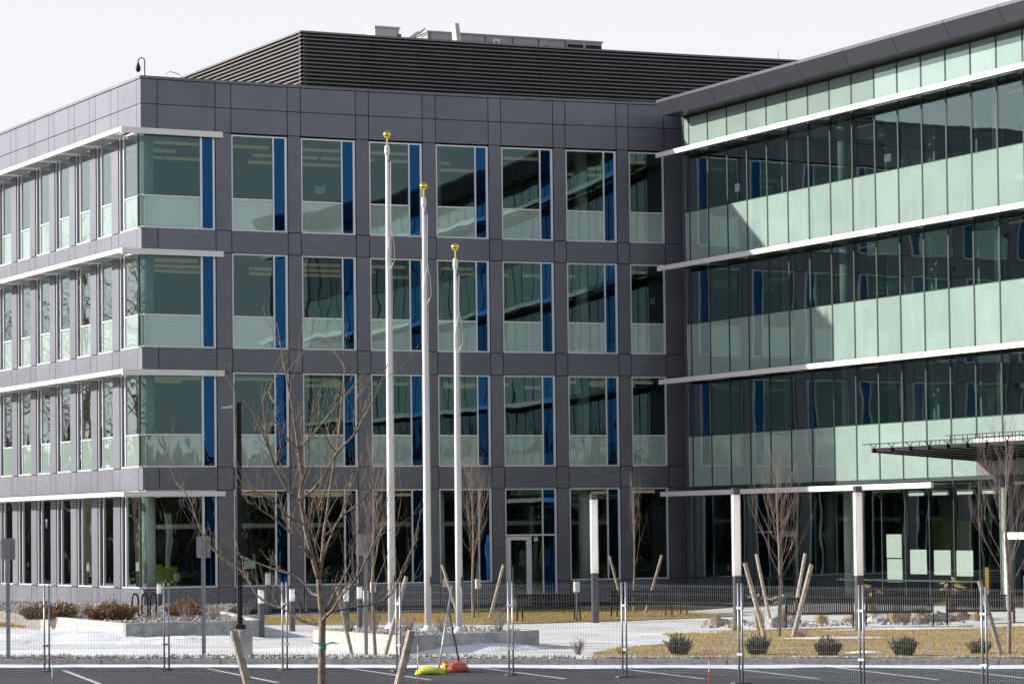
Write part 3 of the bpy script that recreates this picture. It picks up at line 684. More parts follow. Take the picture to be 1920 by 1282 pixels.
while u < 31:                                                 # struts behind the lettering on the canopy edge
    part('sign_strut', MB().tube([(*WG(u, 4.04), 5.41), (*WG(u, 4.04), 5.54 if u < 22.2 else 5.66)], .012, 5), 'black', cn); u += rnd.choice((.16, .2, .24, .42))

# ------------------------------------------------------------------ rooftop equipment
t = thing('rooftop_unit', 'long grey rooftop air handler with two louvred openings behind the dark screen', 'air handler', (-4.9, 121, 19))
DR = Vector((.91, .41)); DN = Vector((.41, -.91))
def RU(o0, u, n): return (o0[0] + DR.x * u + DN.x * n, o0[1] + DR.y * u + DN.y * n)
U0 = (-4.6, 120.5)
def rb(u0, u1, n0, n1, z0, z1): return MB().fb(lambda u, n: RU(U0, u, n), u0, u1, n0, n1, z0, z1)
rb(0, 8.0, -2.4, 0, 19, 23.6).build('housing', 'hvac', t)
rb(-.05, 8.05, -2.45, .04, 23.6, 23.67).build('lid', 'hvac', t)
for u in (.1, 1.35, 2.6, 3.85, 5.05, 6.3): rb(u - .02, u + .02, 0, .03, 19, 23.6).build('seam', 'darkgrey', t)
for u in (6.4, 7.25): rb(u, u + .72, 0, .02, 22.7, 23.48).build('intake_louver', 'black', t)
rb(2.95, 3.25, 0, .03, 23.15, 23.5).build('placard', 'white', t); rb(3.03, 3.16, .031, .035, 23.24, 23.4).build('placard_mark', 'teal', t)
for u in (2.7, 5.35): rb(u, u + .18, 0, .08, 23.2, 23.35).build('latch', 'darkgrey', t)
m = MB()
for n in (0, -.8): m.tube([(*RU(U0, -1.3, n), 22.9), (*RU(U0, -.1, n), 23.75)], .03, 5)
for k in range(4): m.tube([(*RU(U0, -1.1 + .3 * k, 0), 23.0 + .2 * k), (*RU(U0, -1.1 + .3 * k, -.8), 23.0 + .2 * k)], .02, 4)
m.build('access_ladder', 'galv', t)
o = thing('condenser_box', 'small pale box standing proud of the dark roof screen', 'roof box', (-6.1, 118.5, 19))
U1 = (-6.65, 118.2)
MB().fb(lambda u, n: RU(U1, u, n), 0, 1.05, -1.0, 0, 19, 23.42).build('housing', 'hvac_l', o); MB().fb(lambda u, n: RU(U1, u, n), -.03, 1.09, -1.04, .04, 23.42, 23.5).build('lid', 'hvac_l', o)
MB().fb(lambda u, n: RU(U1, u, n), .98, 1.1, .03, .12, 23.0, 23.2).build('conduit_box', 'darkgrey', o)
for i, (x, y, r, lab) in enumerate(((-7.6, 118.6, .5, 'round fan guard on the roof at the left of the pale box'), (-5.0, 118.6, .55, 'round fan guard on the roof between pale box and air handler'))):
    f = thing('exhaust_fan', lab, 'roof fan', (x, y, 19), 'fan guards on the roof')
    MB().lathe([(r * 1.05, 0), (r * 1.05, 3.45), (r, 3.5)], (x, y, 19), 18).build('drum', 'hvac', f, smooth=False)
    m = MB()
    for k in range(10):
        a = math.pi * k / 10; m.tube([(x + math.cos(a) * r * c_, y + math.sin(a) * r * c_, 22.5 + .22 * (1 - c_ * c_)) for c_ in (-1, -.6, 0, .6, 1)], .012, 4)
    for q in (.35, .7, 1.0): m.tube([(x + math.cos(w * .3307) * r * q, y + math.sin(w * .3307) * r * q, 22.5 + .22 * (1 - q * q)) for w in range(20)], .012, 4)
    m.build('guard', 'galv', f)
f = thing('vent_stack', 'tall pale vent stack in front of the long air handler', 'vent', (-3.15, 119.2, 19))
MB().tube([(-3.35, 119.2, 19), (-3.35, 119.2, 23.0), (-3.42, 119.2, 23.72)], [.19, .19, .155], 4).build('stack', 'hvac_l', f)
MB().lathe([(.25, 0), (.25, .1), (.2, .16)], (-3.35, 119.2, 22.5), 10).build('flashing', 'hvac', f)
f = thing('security_camera', 'black dome camera on a gooseneck pole at the roof corner', 'camera', (-14.3, 105.65, 19.56))
X, Y, Z = -14.33, 105.7, 19.56
pts = [(X, Y, Z - .1), (X, Y, Z + .55)] + [(X - .12 + .12 * math.cos(a), Y, Z + .55 + .14 * math.sin(a)) for a in (R(30), R(60), R(90), R(120), R(150), R(180))] + [(X - .24, Y, Z + .45)]
MB().tube(pts, .021, 7).build('gooseneck', 'black', f, smooth=True); MB().lathe([(.07, 0), (.07, .03), (.03, .05)], (X, Y, Z), 10).build('base_plate', 'black', f)
MB().lathe([(.0, -.16), (.06, -.14), (.085, -.07), (.09, 0), (.085, .05), (.045, .13), (.03, .2)], (X - .24, Y, Z + .32), 14).build('dome', 'black', f, smooth=True)
f = thing('roof_hoop', 'thin pale curved pipe just behind the roof corner', 'pipe', (-13.5, 107, 19))
MB().tube([(-13.75, 107.2, 19.0), (-13.75, 107.2, 19.9), (-13.6, 107.2, 19.97), (-13.3, 107.2, 19.88), (-13.1, 107.2, 19.7), (-13.1, 107.2, 19.0)], .016, 6).build('pipe', 'galv', f)
f = thing('roof_hatch', 'low dark hatch on the wing roof at the right', 'roof hatch', (*WG(14.3, -2), 19.1))
MB().fb(WG, 13.4, 14.9, -2.8, -1.2, 19.1, 19.75).build('kerb', 'fascia', f); MB().fb(WG, 13.35, 14.95, -2.85, -1.15, 19.75, 19.82).build('lid', 'hvac', f)
f = thing('roof_antenna', 'thin whip antenna standing on the far roof screen', 'antenna', (10.0, 122.5, 22)); MB().tube([(10.05, 122.0, 22.0), (10.05, 122.0, 22.85)], [.025, .012], 5).build('mast', 'galv', f); MB().obox((10.05, 122.0), .1, .1, 22.2, 22.35).build('mount', 'galv', f)
f = thing('rooftop_unit', 'low dark rooftop unit showing above the screen near the wing roof', 'air handler', (7.5, 124, 19))
MB().fb(lambda u, n: RU((6.6, 123.5), u, n), 0, 4.6, -2, 0, 19, 22.95).build('housing', 'darkgrey', f); MB().fb(lambda u, n: RU((6.6, 123.5), u, n), -.05, 4.65, -2.05, .04, 22.95, 23.02).build('lid', 'hvac', f)

# ================================================================== flagpoles
def flagpole(x, y, H, r0, r1, label, ropez):
    f = thing('flagpole', label, 'flagpole', (x, y, PF - .05), 'white flagpoles in the planter')
    z = PF - .05
    MB().lathe([(r0, 0), (r0 * .99, H * .3), (r0 * .85, H * .6), (r1, H)], (x, y, z), 20).build('pole', 'pole', f, smooth=True)
    MB().lathe([(r0 * 2.3, 0), (r0 * 2.25, .03), (r0 * 1.5, .1), (r0 * 1.05, .17)], (x, y, z + .01), 20).build('base_collar', 'pole', f, smooth=True)
    MB().lathe([(r1 * 1.05, 0), (r1 * 1.5, .06), (r1 * 1.35, .24), (r1 * .5, .26)], (x, y, z + H), 14).build('truck', 'white', f)
    MB().tube([(x, y, z + H - .16), (x + .06, y - .05, z + H - .16), (x + .12, y - .06, z + H - .1)], .028, 6).build('pulley', 'darkgrey', f)
    MB().lathe([(.022, 0), (.022, .2)], (x, y, z + H + .26), 8).build('finial_stem', 'gold', f)
    rb_ = .10; MB().lathe([(.001, -rb_)] + [(rb_ * math.cos(a), rb_ * math.sin(a)) for a in [R(d) for d in range(-75, 90, 15)]] + [(.001, rb_)], (x, y, z + H + .26 + .2 + rb_ * .8), 20).build('ball_finial', 'gold', f, smooth=True)
    q = r0 * .9 + .02; zz = z + ropez; m = MB()
    m.tube([(x + .09, y - .07, z + H - .15), (x + q * .8, y - q * .6, zz + .6), (x + q * .9, y - q * .5, zz)], .009, 5)
    m.tube([(x + q * .8, y - q * .6, zz + .5), (x + q * .9 + .06, y - q * .6, zz + .15), (x + q * .8 + .09, y - q * .6, zz - .3), (x + q * .5, y - q, zz - .55), (x - q * .3, y - q, zz - .45), (x - q * .2, y - q, zz - .1), (x + q * .8, y - q * .6, zz + .4)], .011, 5)
    m.tube([(x + q * .9, y - q * .5, zz), (x + q, y - q * .4, z + 1.2)], .008, 4)
    m.build('halyard', 'rope', f)
    MB().obox((x + q * .95, y - q * .45), .05, .05, z + 1.15, z + 1.4).build('cleat', 'darkgrey', f)
flagpole(-3.99, 76.01, 12.35, .093, .048, 'tallest white flagpole, leftmost of the three', 9.9)
flagpole(-2.97, 74.02, 10.75, .085, .046, 'middle white flagpole of medium height', 8.8)
flagpole(-2.14, 72.57, 9.05, .079, .044, 'shortest white flagpole, rightmost of the three', 7.5)

# ================================================================== trees
def branch_tree(x, y, z, H, seed, label, spread=.16, base=.26, nb=26, group=None, m='twig', r=.045, lean=0.0, wide=False):
    rnd = random.Random(seed)
    t = thing('bare_tree', label, 'tree', (x, y, z), group)
    tr = MB(); cr = MB()
    def pt(h): return Vector((x + lean * h + .03 * math.sin(h * 1.7 + seed), y + .03 * math.cos(h * 1.3 + seed), z + h))
    hs = [0, .1, H * .15, H * .3, H * .45, H * .6, H * .75, H * .9, H]
    tr.tube([pt(h) for h in hs], [r * 1.35, r * 1.05, r, r * .86, r * .66, r * .48, r * .32, r * .16, r * .06], 8)
    def twig(p, d, L, rad, depth):
        pts = [p]; q = p.copy(); dd = d.copy(); k = 5
        for i in range(k):
            dd = (dd + Vector((rnd.uniform(-.14, .14), rnd.uniform(-.14, .14), .20 if not wide else .04))).normalized(); q = q + dd * L / k; pts.append(q.copy())
        cr.tube(pts, [rad * (1 - .8 * i / k) for i in range(k + 1)], 4, False)
        if depth > 0:
            for i in range(rnd.randint(3, 5)):
                s = rnd.randint(1, k - 1); a = rnd.uniform(0, 6.28); e = Vector((math.cos(a), math.sin(a), 0))
                twig(pts[s], ((pts[s + 1] - pts[s]).normalized() + e * rnd.uniform(.25, .6)).normalized(), L * rnd.uniform(.3, .55), rad * .5, depth - 1)
    for i in range(nb):
        f = base + (1 - base) * .93 * (i / nb) ** .9; h = H * f; a = i * 2.4 + rnd.uniform(-.4, .4)
        e = Vector((math.cos(a), math.sin(a), 0)); L = H * (1 - f) * rnd.uniform(.40, .62) + H * .07
        twig(pt(h), (Vector((0, 0, 1)) + e * rnd.uniform(.6, 1.4) * spread / .25).normalized(), L, max(.0042, r * (.30 if wide else .19) * (1 - f * .6)), 2 if L > H * .2 else 1)
    tr.build('trunk', 'bark' if m != 'redtwig' else 'twig', t, smooth=True); cr.build('crown', m, t, fix=False)
    return t
G_T = 'young bare trees around the plaza'
branch_tree(-4.06, 69.3, 0, 5.1, 21, 'bare young tree with reddish twigs between sign post and tallest flagpole', .13, .30, 30, G_T, 'twig', .042)
branch_tree(-2.40, 97.7, 0, 5.7, 22, 'slim bare tree right of the shortest flagpole', .12, .28, 28, G_T, 'twig', .05)
branch_tree(3.09, 101.7, 0, 4.9, 23, 'thin bare tree in the shade beside the inner corner', .08, .3, 13, G_T, 'twig', .035)
branch_tree(6.22, 77.8, 0, 5.0, 24, 'bare tree with four wooden stakes on the lawn', .17, .30, 34, G_T, 'redtwig', .052)
branch_tree(10.36, 65.6, 0, 5.25, 25, 'bare young tree in front of the entrance canopy at the right edge', .16, .28, 30, G_T, 'redtwig', .05)
FT = [[(-3.37, 44.0, 0.26, 0.0548), (-3.37, 44.0, 0.62, 0.0527), (-3.36, 44.0, 1.3, 0.0484), (-3.35, 44.0, 1.62, 0.0463), (-3.38, 44.0, 1.94, 0.04), (-3.4, 44.0, 2.22, 0.0379)], [(-3.4, 44.0, 2.22, 0.0358), (-3.5, 44.0, 2.58, 0.0316), (-3.58, 44.0, 2.9, 0.0295), (-3.63, 44.0, 3.22, 0.0274), (-3.67, 44.0, 3.46, 0.0261), (-3.64, 44.0, 3.7, 0.0211), (-3.69, 44.0, 4.15, 0.0177), (-3.77, 44.0, 4.76, 0.0135), (-3.87, 44.0, 5.3, 0.0101), (-3.94, 44.0, 5.72, 0.0072), (-4.0, 44.0, 6.08, 0.0042)], [(-3.4, 44.0, 2.22, 0.0274), (-3.34, 44.088, 2.58, 0.0232), (-3.33, 44.176, 2.86, 0.0195), (-3.31, 44.264, 3.11, 0.0178), (-3.21, 44.352, 3.74, 0.0153), (-3.15, 44.44, 4.13, 0.0136), (-3.11, 44.528, 4.51, 0.0111), (-3.07, 44.616, 4.94, 0.009), (-3.03, 44.704, 5.37, 0.0064), (-3.08, 44.792, 5.5, 0.0051), (-3.21, 44.881, 5.7, 0.0034)], [(-3.67, 44.0, 3.42, 0.019), (-3.48, 43.862, 3.54, 0.0168), (-3.31, 43.724, 3.72, 0.0159), (-3.09, 43.587, 4.08, 0.0138), (-2.81, 43.449, 4.37, 0.0112), (-2.6, 43.311, 4.71, 0.0091), (-2.38, 43.173, 5.13, 0.0066), (-2.28, 43.036, 5.37, 0.0037)], [(-3.67, 44.0, 3.4, 0.0194), (-3.76, 43.911, 3.46, 0.0177), (-3.84, 43.822, 3.54, 0.0168), (-3.98, 43.733, 3.81, 0.0142), (-4.07, 43.644, 4.05, 0.0125), (-4.14, 43.555, 4.26, 0.0108), (-4.26, 43.466, 4.59, 0.0092), (-4.45, 43.377, 4.9, 0.0071), (-4.58, 43.287, 5.08, 0.0054), (-4.63, 43.198, 5.45, 0.0033)], [(-4.1, 44.0, 4.06, 0.0093), (-4.16, 43.913, 4.39, 0.008), (-4.18, 43.827, 4.67, 0.0067), (-4.19, 43.74, 4.91, 0.0054), (-4.06, 43.654, 5.09, 0.0033)], [(-3.36, 44.0, 1.5, 0.0211), (-3.43, 44.071, 1.53, 0.0186), (-3.69, 44.141, 1.6, 0.0169), (-3.95, 44.212, 1.78, 0.0152), (-4.1, 44.282, 1.83, 0.0144), (-4.36, 44.353, 1.98, 0.0127), (-4.57, 44.424, 2.31, 0.0115), (-4.88, 44.494, 2.52, 0.0107), (-5.12, 44.565, 2.77, 0.0094), (-5.28, 44.635, 3.08, 0.0085), (-5.42, 44.706, 3.44, 0.0073), (-5.57, 44.776, 3.64, 0.0064), (-5.64, 44.847, 3.74, 0.006), (-5.77, 44.918, 4.06, 0.0047), (-5.8, 44.988, 4.28, 0.003)], [(-3.39, 44.0, 1.98, 0.0169), (-3.5, 44.119, 2.0, 0.0144), (-3.72, 44.237, 2.23, 0.0119), (-4.08, 44.356, 2.36, 0.0098), (-4.6, 44.475, 2.56, 0.0072), (-4.68, 44.593, 2.75, 0.006), (-4.75, 44.712, 2.92, 0.0039)], [(-3.61, 44.0, 3.02, 0.0143), (-3.69, 43.948, 3.08, 0.0126), (-3.85, 43.896, 3.18, 0.0109), (-4.05, 43.843, 3.39, 0.0092), (-4.47, 43.791, 3.62, 0.0063), (-4.58, 43.739, 3.8, 0.0038)], [(-3.54, 44.0, 2.58, 0.0126), (-3.81, 43.881, 2.9, 0.0109), (-3.99, 43.761, 3.11, 0.0092), (-4.18, 43.642, 3.24, 0.0075), (-4.29, 43.522, 3.34, 0.0058), (-4.41, 43.403, 3.36, 0.0033)], [(-3.35, 44.0, 1.58, 0.0211), (-3.28, 43.871, 1.66, 0.0181), (-3.16, 43.743, 1.78, 0.0168), (-2.96, 43.614, 2.06, 0.015), (-2.76, 43.486, 2.26, 0.0137), (-2.63, 43.357, 2.5, 0.012), (-2.53, 43.228, 2.73, 0.0099), (-2.41, 43.1, 2.9, 0.0078), (-2.3, 42.971, 3.09, 0.0041)], [(-3.34, 44.0, 1.62, 0.0177), (-3.23, 44.055, 1.72, 0.0152), (-3.06, 44.11, 1.77, 0.0139), (-2.55, 44.165, 1.84, 0.0114), (-2.33, 44.22, 1.99, 0.0097), (-2.15, 44.275, 2.34, 0.0076), (-2.05, 44.331, 2.56, 0.0059), (-1.91, 44.386, 2.82, 0.0034)], [(-3.38, 44.0, 2.35, 0.0169), (-3.28, 43.926, 2.66, 0.0143), (-3.19, 43.853, 2.9, 0.0126), (-3.07, 43.779, 3.1, 0.0109), (-2.77, 43.706, 3.35, 0.0084), (-2.53, 43.632, 3.6, 0.005)], [(-3.69, 44.0, 4.15, 0.0126), (-3.57, 44.072, 4.3, 0.011), (-3.4, 44.143, 4.48, 0.0093), (-3.21, 44.215, 4.71, 0.0076), (-3.07, 44.286, 4.9, 0.0064), (-2.86, 44.358, 5.17, 0.0038)], [(-3.69, 44.0, 4.19, 0.011), (-3.76, 43.731, 4.27, 0.0092), (-3.88, 43.462, 4.39, 0.0075), (-3.97, 43.193, 4.56, 0.0058), (-4.08, 42.924, 4.68, 0.0033)], [(-2.85, 44.0, 4.38, 0.0084), (-2.74, 43.857, 4.65, 0.0067), (-2.7, 43.715, 4.84, 0.005), (-2.75, 43.572, 5.18, 0.0029)], [(-3.12, 44.0, 4.11, 0.0101), (-3.24, 43.645, 4.33, 0.0079), (-3.34, 43.289, 4.56, 0.0062), (-3.36, 42.934, 4.7, 0.0041)], [(-3.37, 44.0, 2.42, 0.0152), (-3.43, 43.802, 2.74, 0.0126), (-3.34, 43.603, 3.02, 0.0109), (-3.34, 43.405, 3.29, 0.0091), (-3.19, 43.207, 3.68, 0.0066), (-3.15, 43.008, 3.92, 0.0041)], [(-3.32, 44.0, 2.86, 0.0118), (-3.18, 44.129, 2.98, 0.0093), (-3.07, 44.258, 3.22, 0.0076), (-2.98, 44.387, 3.46, 0.0064), (-2.92, 44.517, 3.79, 0.0043)], [(-3.48, 44.0, 2.5, 0.0126), (-3.69, 43.858, 2.74, 0.0101), (-3.83, 43.717, 2.98, 0.0084), (-3.93, 43.575, 3.3, 0.0071), (-4.12, 43.433, 3.46, 0.0054), (-4.34, 43.292, 3.5, 0.0033)], [(-3.35, 44.0, 1.7, 0.0152), (-3.2, 43.919, 1.94, 0.0118), (-2.93, 43.838, 2.41, 0.0092), (-2.81, 43.757, 2.89, 0.0071), (-2.63, 43.676, 3.29, 0.005), (-2.54, 43.596, 3.64, 0.0029)], [(-3.64, 44.0, 3.7, 0.011), (-3.5, 43.732, 4.02, 0.0084), (-3.5, 43.464, 4.33, 0.0067), (-3.38, 43.196, 4.79, 0.0045), (-3.4, 42.928, 5.09, 0.0029)], [(-3.87, 44.0, 5.3, 0.0063), (-3.75, 44.252, 5.49, 0.0047), (-3.65, 44.504, 5.66, 0.0034)], [(-4.01, 44.0, 4.83, 0.0067), (-4.15, 44.301, 5.05, 0.0051), (-4.05, 44.603, 5.35, 0.0034)]]

STAKES = [[(-4.62, 69.81, -0.0), (-4.96, 69.81, 1.63)], [(-3.79, 68.98, -0.0), (-3.27, 68.98, 1.87)], [(-3.0, 101.03, 0.0), (-3.55, 101.03, 1.79)], [(-1.86, 97.51, 0.0), (-1.38, 97.51, 1.8)], [(2.76, 101.85, -0.0), (2.25, 101.85, 2.01)], [(3.46, 101.55, 0.0), (4.06, 101.55, 2.02)], [(5.82, 77.89, 0.0), (5.32, 77.89, 1.99)], [(6.99, 91.21, -0.0), (6.59, 91.21, 2.11)], [(7.68, 90.94, -0.0), (8.09, 90.94, 2.11)], [(6.55, 77.65, 0.0), (7.07, 77.65, 1.93)], [(10.1, 65.08, 0.0), (9.65, 65.08, 1.68)]]
ft = thing('bare_tree', 'large bare foreground tree with spreading branches and a green tie', 'tree', (-3.37, 44.0, AZ))
tr = MB(); cr = MB(); rnd = random.Random(31)
FT[0].insert(0, (-3.37, 44.0, AZ - .05, .06))
def smooth_line(L):
    P = []
    for i in range(len(L) - 1):
        a = Vector(L[max(i - 1, 0)][:3]); b = Vector(L[i][:3]); c = Vector(L[i + 1][:3]); d = Vector(L[min(i + 2, len(L) - 1)][:3])
        for k in range(3):
            t = k / 3; q = .5 * ((2 * b) + (c - a) * t + (2 * a - 5 * b + 4 * c - d) * t * t + (3 * b - a - 3 * c + d) * t ** 3)
            P.append((*q, L[i][3] * (1 - t) + L[i + 1][3] * t))
    P.append(L[-1]); return P
def small_twig(p, d, L, rad, depth):
    pts = [p]; q = p.copy(); dd = d.copy(); k = 4
    for i in range(k):
        dd = (dd + Vector((rnd.uniform(-.22, .22), rnd.uniform(-.22, .22), rnd.uniform(-.02, .2)))).normalized(); q = q + dd * L / k; pts.append(q.copy())
    cr.tube(pts, [rad * (1 - .65 * i / k) for i in range(k + 1)], 4, False)
    if rnd.random() < .5: cr.tube([pts[-1], pts[-1] + dd * .03, pts[-1] + dd * .05], [rad * .5, rad * 1.1, rad * .2], 4, False)     # bud
    if depth:
        for i in range(rnd.randint(1, 3)):
            s = rnd.randint(1, k - 1); e = Vector((rnd.uniform(-1, 1), rnd.uniform(-1, 1), rnd.uniform(-.1, .9))).normalized()
            small_twig(pts[s], ((pts[s + 1] - pts[s]).normalized() + e * .7).normalized(), L * .5, rad * .6, depth - 1)
for i, L in enumerate(FT):
    P = smooth_line(L); P = [(p[0] + (wob(p[:3], .02, 3, 2) if i > 1 else 0), p[1], p[2] + (wob(p[:3], .02, 3, 5) if i > 1 else 0), p[3] * 1.12 + (.0022 if i else 0)) for p in P]
    (tr if i < 3 else cr).tube([p[:3] for p in P], [p[3] for p in P], 10 if i < 3 else 6)
    if i == 0: continue
    for j in range(2, len(P) - 1):
        if rnd.random() < .46:
            d = (Vector(P[j + 1][:3]) - Vector(P[j][:3])).normalized(); e = Vector((rnd.uniform(-1, 1), rnd.uniform(-1, 1), rnd.uniform(-.2, 1))).normalized()
            small_twig(Vector(P[j][:3]), (d + e * .8).normalized(), rnd.uniform(.22, .85), min(.0075, max(.0042, P[j][3] * .45)), 1)
tr.build('trunk', 'bark', ft, smooth=True); cr.build('crown', 'bark', ft, fix=False, smooth=True)
MB().lathe([(.055, 0), (.062, .02), (.058, .05), (.063, .075), (.052, .095)], (-3.355, 44.0, 1.16), 14).build('tie', 'green', ft)
MB().tube([(-3.3, 43.95, 1.24), (-3.2, 43.9, 1.27), (-3.09, 43.88, 1.25)], [.012, .018, .004], 5).tube([(-3.4, 43.95, 1.25), (-3.52, 43.9, 1.28)], [.012, .004], 5).build('tie_tail', 'green', ft)

def stake(a, b, r, label, m='stake', seed=0):
    a = Vector(a); b = Vector(b); mid = a.lerp(b, .5) + Vector((wob((seed, 0, 0), .05), 0, 0)); d = (b - a).normalized()
    lo = a - d * .25
    o = MB().tube([lo, a.lerp(b, .2), mid, a.lerp(b, .8), b], [r * 1.04, r * 1.02, r, r * .99, r * .96], 9).build('tree_stake', m, smooth=False)
    tag(o, label, 'stake', 'wooden tree stakes')
SL_ = [('leaning stake left of the sign post and reddish young tree', .045, 'stake_d'), ('leaning stake right of the reddish young tree by tallest flagpole', .05, 'stake'),
       ('leaning stake half behind the shortest flagpole', .055, 'stake'), ('stake leaning towards the glazed door', .052, 'stake'),
       ('left stake of the thin tree in the shade', .05, 'stake_d'), ('right stake of the thin tree in the shade', .05, 'stake_d'),
       ('front left stake of the four around the lawn tree', .06, 'stake'), ('rear left stake of the four around the lawn tree', .055, 'stake'),
       ('rear right stake of the four around the lawn tree', .055, 'stake'), ('front right stake of the four around the lawn tree', .065, 'stake'),
       ('leaning stake beside the tree at the right edge', .06, 'stake_d')]
for i, ((a, b), (lab, r, mm)) in enumerate(zip(STAKES, SL_)): stake(a, b, r, lab, mm, i)
stake((-4.11, 42.5, AZ), (-4.53, 42.5, 1.51), .062, 'thick weathered stake left of the foreground tree, cut off by the bottom edge', 'stake', 20)
stake((-2.37, 42.8, AZ), (-1.96, 42.8, 1.47), .062, 'thick brown stake right of the foreground tree, cut off by the bottom edge', 'stake', 21)

# ================================================================== street furniture
# lamp post on a round concrete base
lp = thing('lamp_post', 'tall black lamp post with a flat pale head on a concrete base', 'lamp post', (-7.34, 70.58, 0))
X, Y = -7.34, 70.58
MB().lathe([(.22, -.1), (.22, .6), (.21, .625), (.0, .63)], (X + .06, Y, 0), 28).build('concrete_base', 'concrete_g_and_shade', lp, smooth=False)
MB().obox((X - .02, Y), .24, .24, .63, .74, .3).build('base_cover', 'black', lp, bevel=.01)
MB().obox((X - .02, Y), .115, .115, .74, 6.05, .3).build('pole', 'black', lp)
MB().obox((X - .02, Y), .13, .13, 6.05, 6.09, .3).build('pole_cap', 'black', lp)
MB().obox((X - .12, Y - .02), .12, .06, 5.96, 6.0, .2).build('arm', 'galv', lp)
MB().hexa([(X - .42, Y - .16, 5.95), (X - .16, Y - .13, 5.96), (X - .16, Y + .1, 5.96), (X - .42, Y + .12, 5.95)], [(X - .40, Y - .15, 5.98), (X - .16, Y - .12, 6.02), (X - .16, Y + .09, 6.02), (X - .40, Y + .11, 5.98)]).build('lamp_head', 'hvac_l', lp)

# tall square light columns
lc = thing('light_column', '', 'light', (0, 0, 0))
MB().obox((0, 0), .195, .195, 0, 1.56).build('shaft', 'darkgrey', lc, bevel=.008); MB().obox((0, 0),   .182, .182, 1.56, 3.87).build('lens', 'lens', lc); MB().obox((0, 0), .205, .205, 3.87, 4.05).build('cap', 'darkgrey', lc, bevel=.008)
for k in range(4): MB().obox((.096 * (-1 if k % 2 else 1), .096 * (-1 if k // 2 else 1)), .016, .016, 1.56, 3.87).build('corner_rod', 'hvac_l', lc)
U = []
for (x, y, lab) in ((1.56, 92.2, 'tall white light column behind the fence, leftmost of three'), (5.46, 83.4, 'tall white light column between thin shaded tree and staked lawn tree'), (8.72, 81.4, 'tall white light column in front of the posters, rightmost of three')):
    place(lc, U, (x, y, 0), .28, lab, 'tall light columns')

# low bollard lights
bl = thing('bollard_light', '', 'bollard', (0, 0, 0))
MB().lathe([(.085, -.05), (.085, .86)], (0, 0, 0), 16).build('post', 'darkgrey', bl, smooth=False); MB().lathe([(.08, .86), (.08, 1.2)], (0, 0, 0), 16).build('lens', 'lens', bl); MB().lathe([(.088, 1.2), (.088, 1.23), (.0, 1.235)], (0, 0, 0), 16).build('cap', 'darkgrey', bl)
U = []
for (x, y, s, lab) in ((-13.6, 103.2, 1.0, 'white-topped bollard light by the hedge at the building corner'), (-8.0, 82.45, 1.12, 'white-topped bollard light just right of the lamp post, the nearer one'), (-10.02, 105.9, 1.25, 'white-topped bollard light behind the nearer one, against the facade'),
                       (-7.57, 87.57, 1.05, 'white-topped bollard light between lamp post and foreground trunk'), (-5.95, 87.5, 1.02, 'white-topped bollard light right of the foreground trunk'), (-5.66, 89.3, 1.06, 'white-topped bollard light, left one of the touching pair'), (-5.42, 88.4, .98, 'white-topped bollard light, right one of the touching pair')):
    place(bl, U, (x, y, 0), random.random(), lab, 'low bollard lights', s)
# slim path lights near the facade
pt_ = thing('path_light', '', 'path light', (0, 0, 0))
MB().lathe([(.03, -.05), (.03, .95)], (0, 0, 0), 8).build('stem', 'darkgrey', pt_); MB().obox((0, 0), .17, .12, .95, 1.28).build('head', 'hvac_l', pt_, bevel=.01)
U = []
for (x, y, lab) in ((-2.31, 100.7, 'slim path light with a pale head beside the slim bare tree'), (1.0, 93.3, 'slim path light with a pale head behind the first bench'), (-3.55, 104.3, 'slim path light half hidden behind the shortest flagpole'), (-5.7, 97.0, 'slim path light with a pale head beside the sign post of the reddish tree')):
    place(pt_, U, (x, y, 0), .4, lab, 'slim path lights')

# traffic signs seen from behind
sp = thing('sign_post', '', 'sign', (0, 0, 0))
MB().box(-.045, .045, -.012, .0, -.1, 2.86).box(-.045, -.033, -.05, -.012, -.1, 2.86).box(.033, .045, -.05, -.012, -.1, 2.86).build('post', 'galv', sp, fix=False)
P = []
for cx, cz, a0 in ((.13, .22, 0), (-.13, .22, 90), (-.13, -.22, 180), (.13, -.22, 270)): P += [(cx + .04 * math.cos(R(a0 + d)), cz + .04 * math.sin(R(a0 + d))) for d in (0, 30, 60, 90)]
m = MB(); n = len(P); m.v = [(x, .004, 2.62 + z) for x, z in P] + [(x, .010, 2.62 + z) for x, z in P]; m.f = [tuple(range(n)), tuple(range(2 * n - 1, n - 1, -1))] + [(i, (i + 1) % n, n + (i + 1) % n, n + i) for i in range(n)]
m.build('plate', 'signback', sp); MB().lathe([(.014, 0), (.014, .012)], (0, -.02, 2.75), 6).lathe([(.014, 0), (.014, .012)], (0, -.02, 2.5), 6).build('bolt', 'galv', sp)
U = []
for (x, y, a, lab) in ((-12.85, 70.1, .05, 'back of a traffic sign on a galvanised post at the left edge'), (-8.15, 69.9, -.05, 'back of a traffic sign on a post in front of the glazed corner'), (-4.30, 70.2, .03, 'back of a traffic sign behind twigs of the reddish young tree')):
    place(sp, U, (x, y, 0), a, lab, 'traffic signs seen from behind')

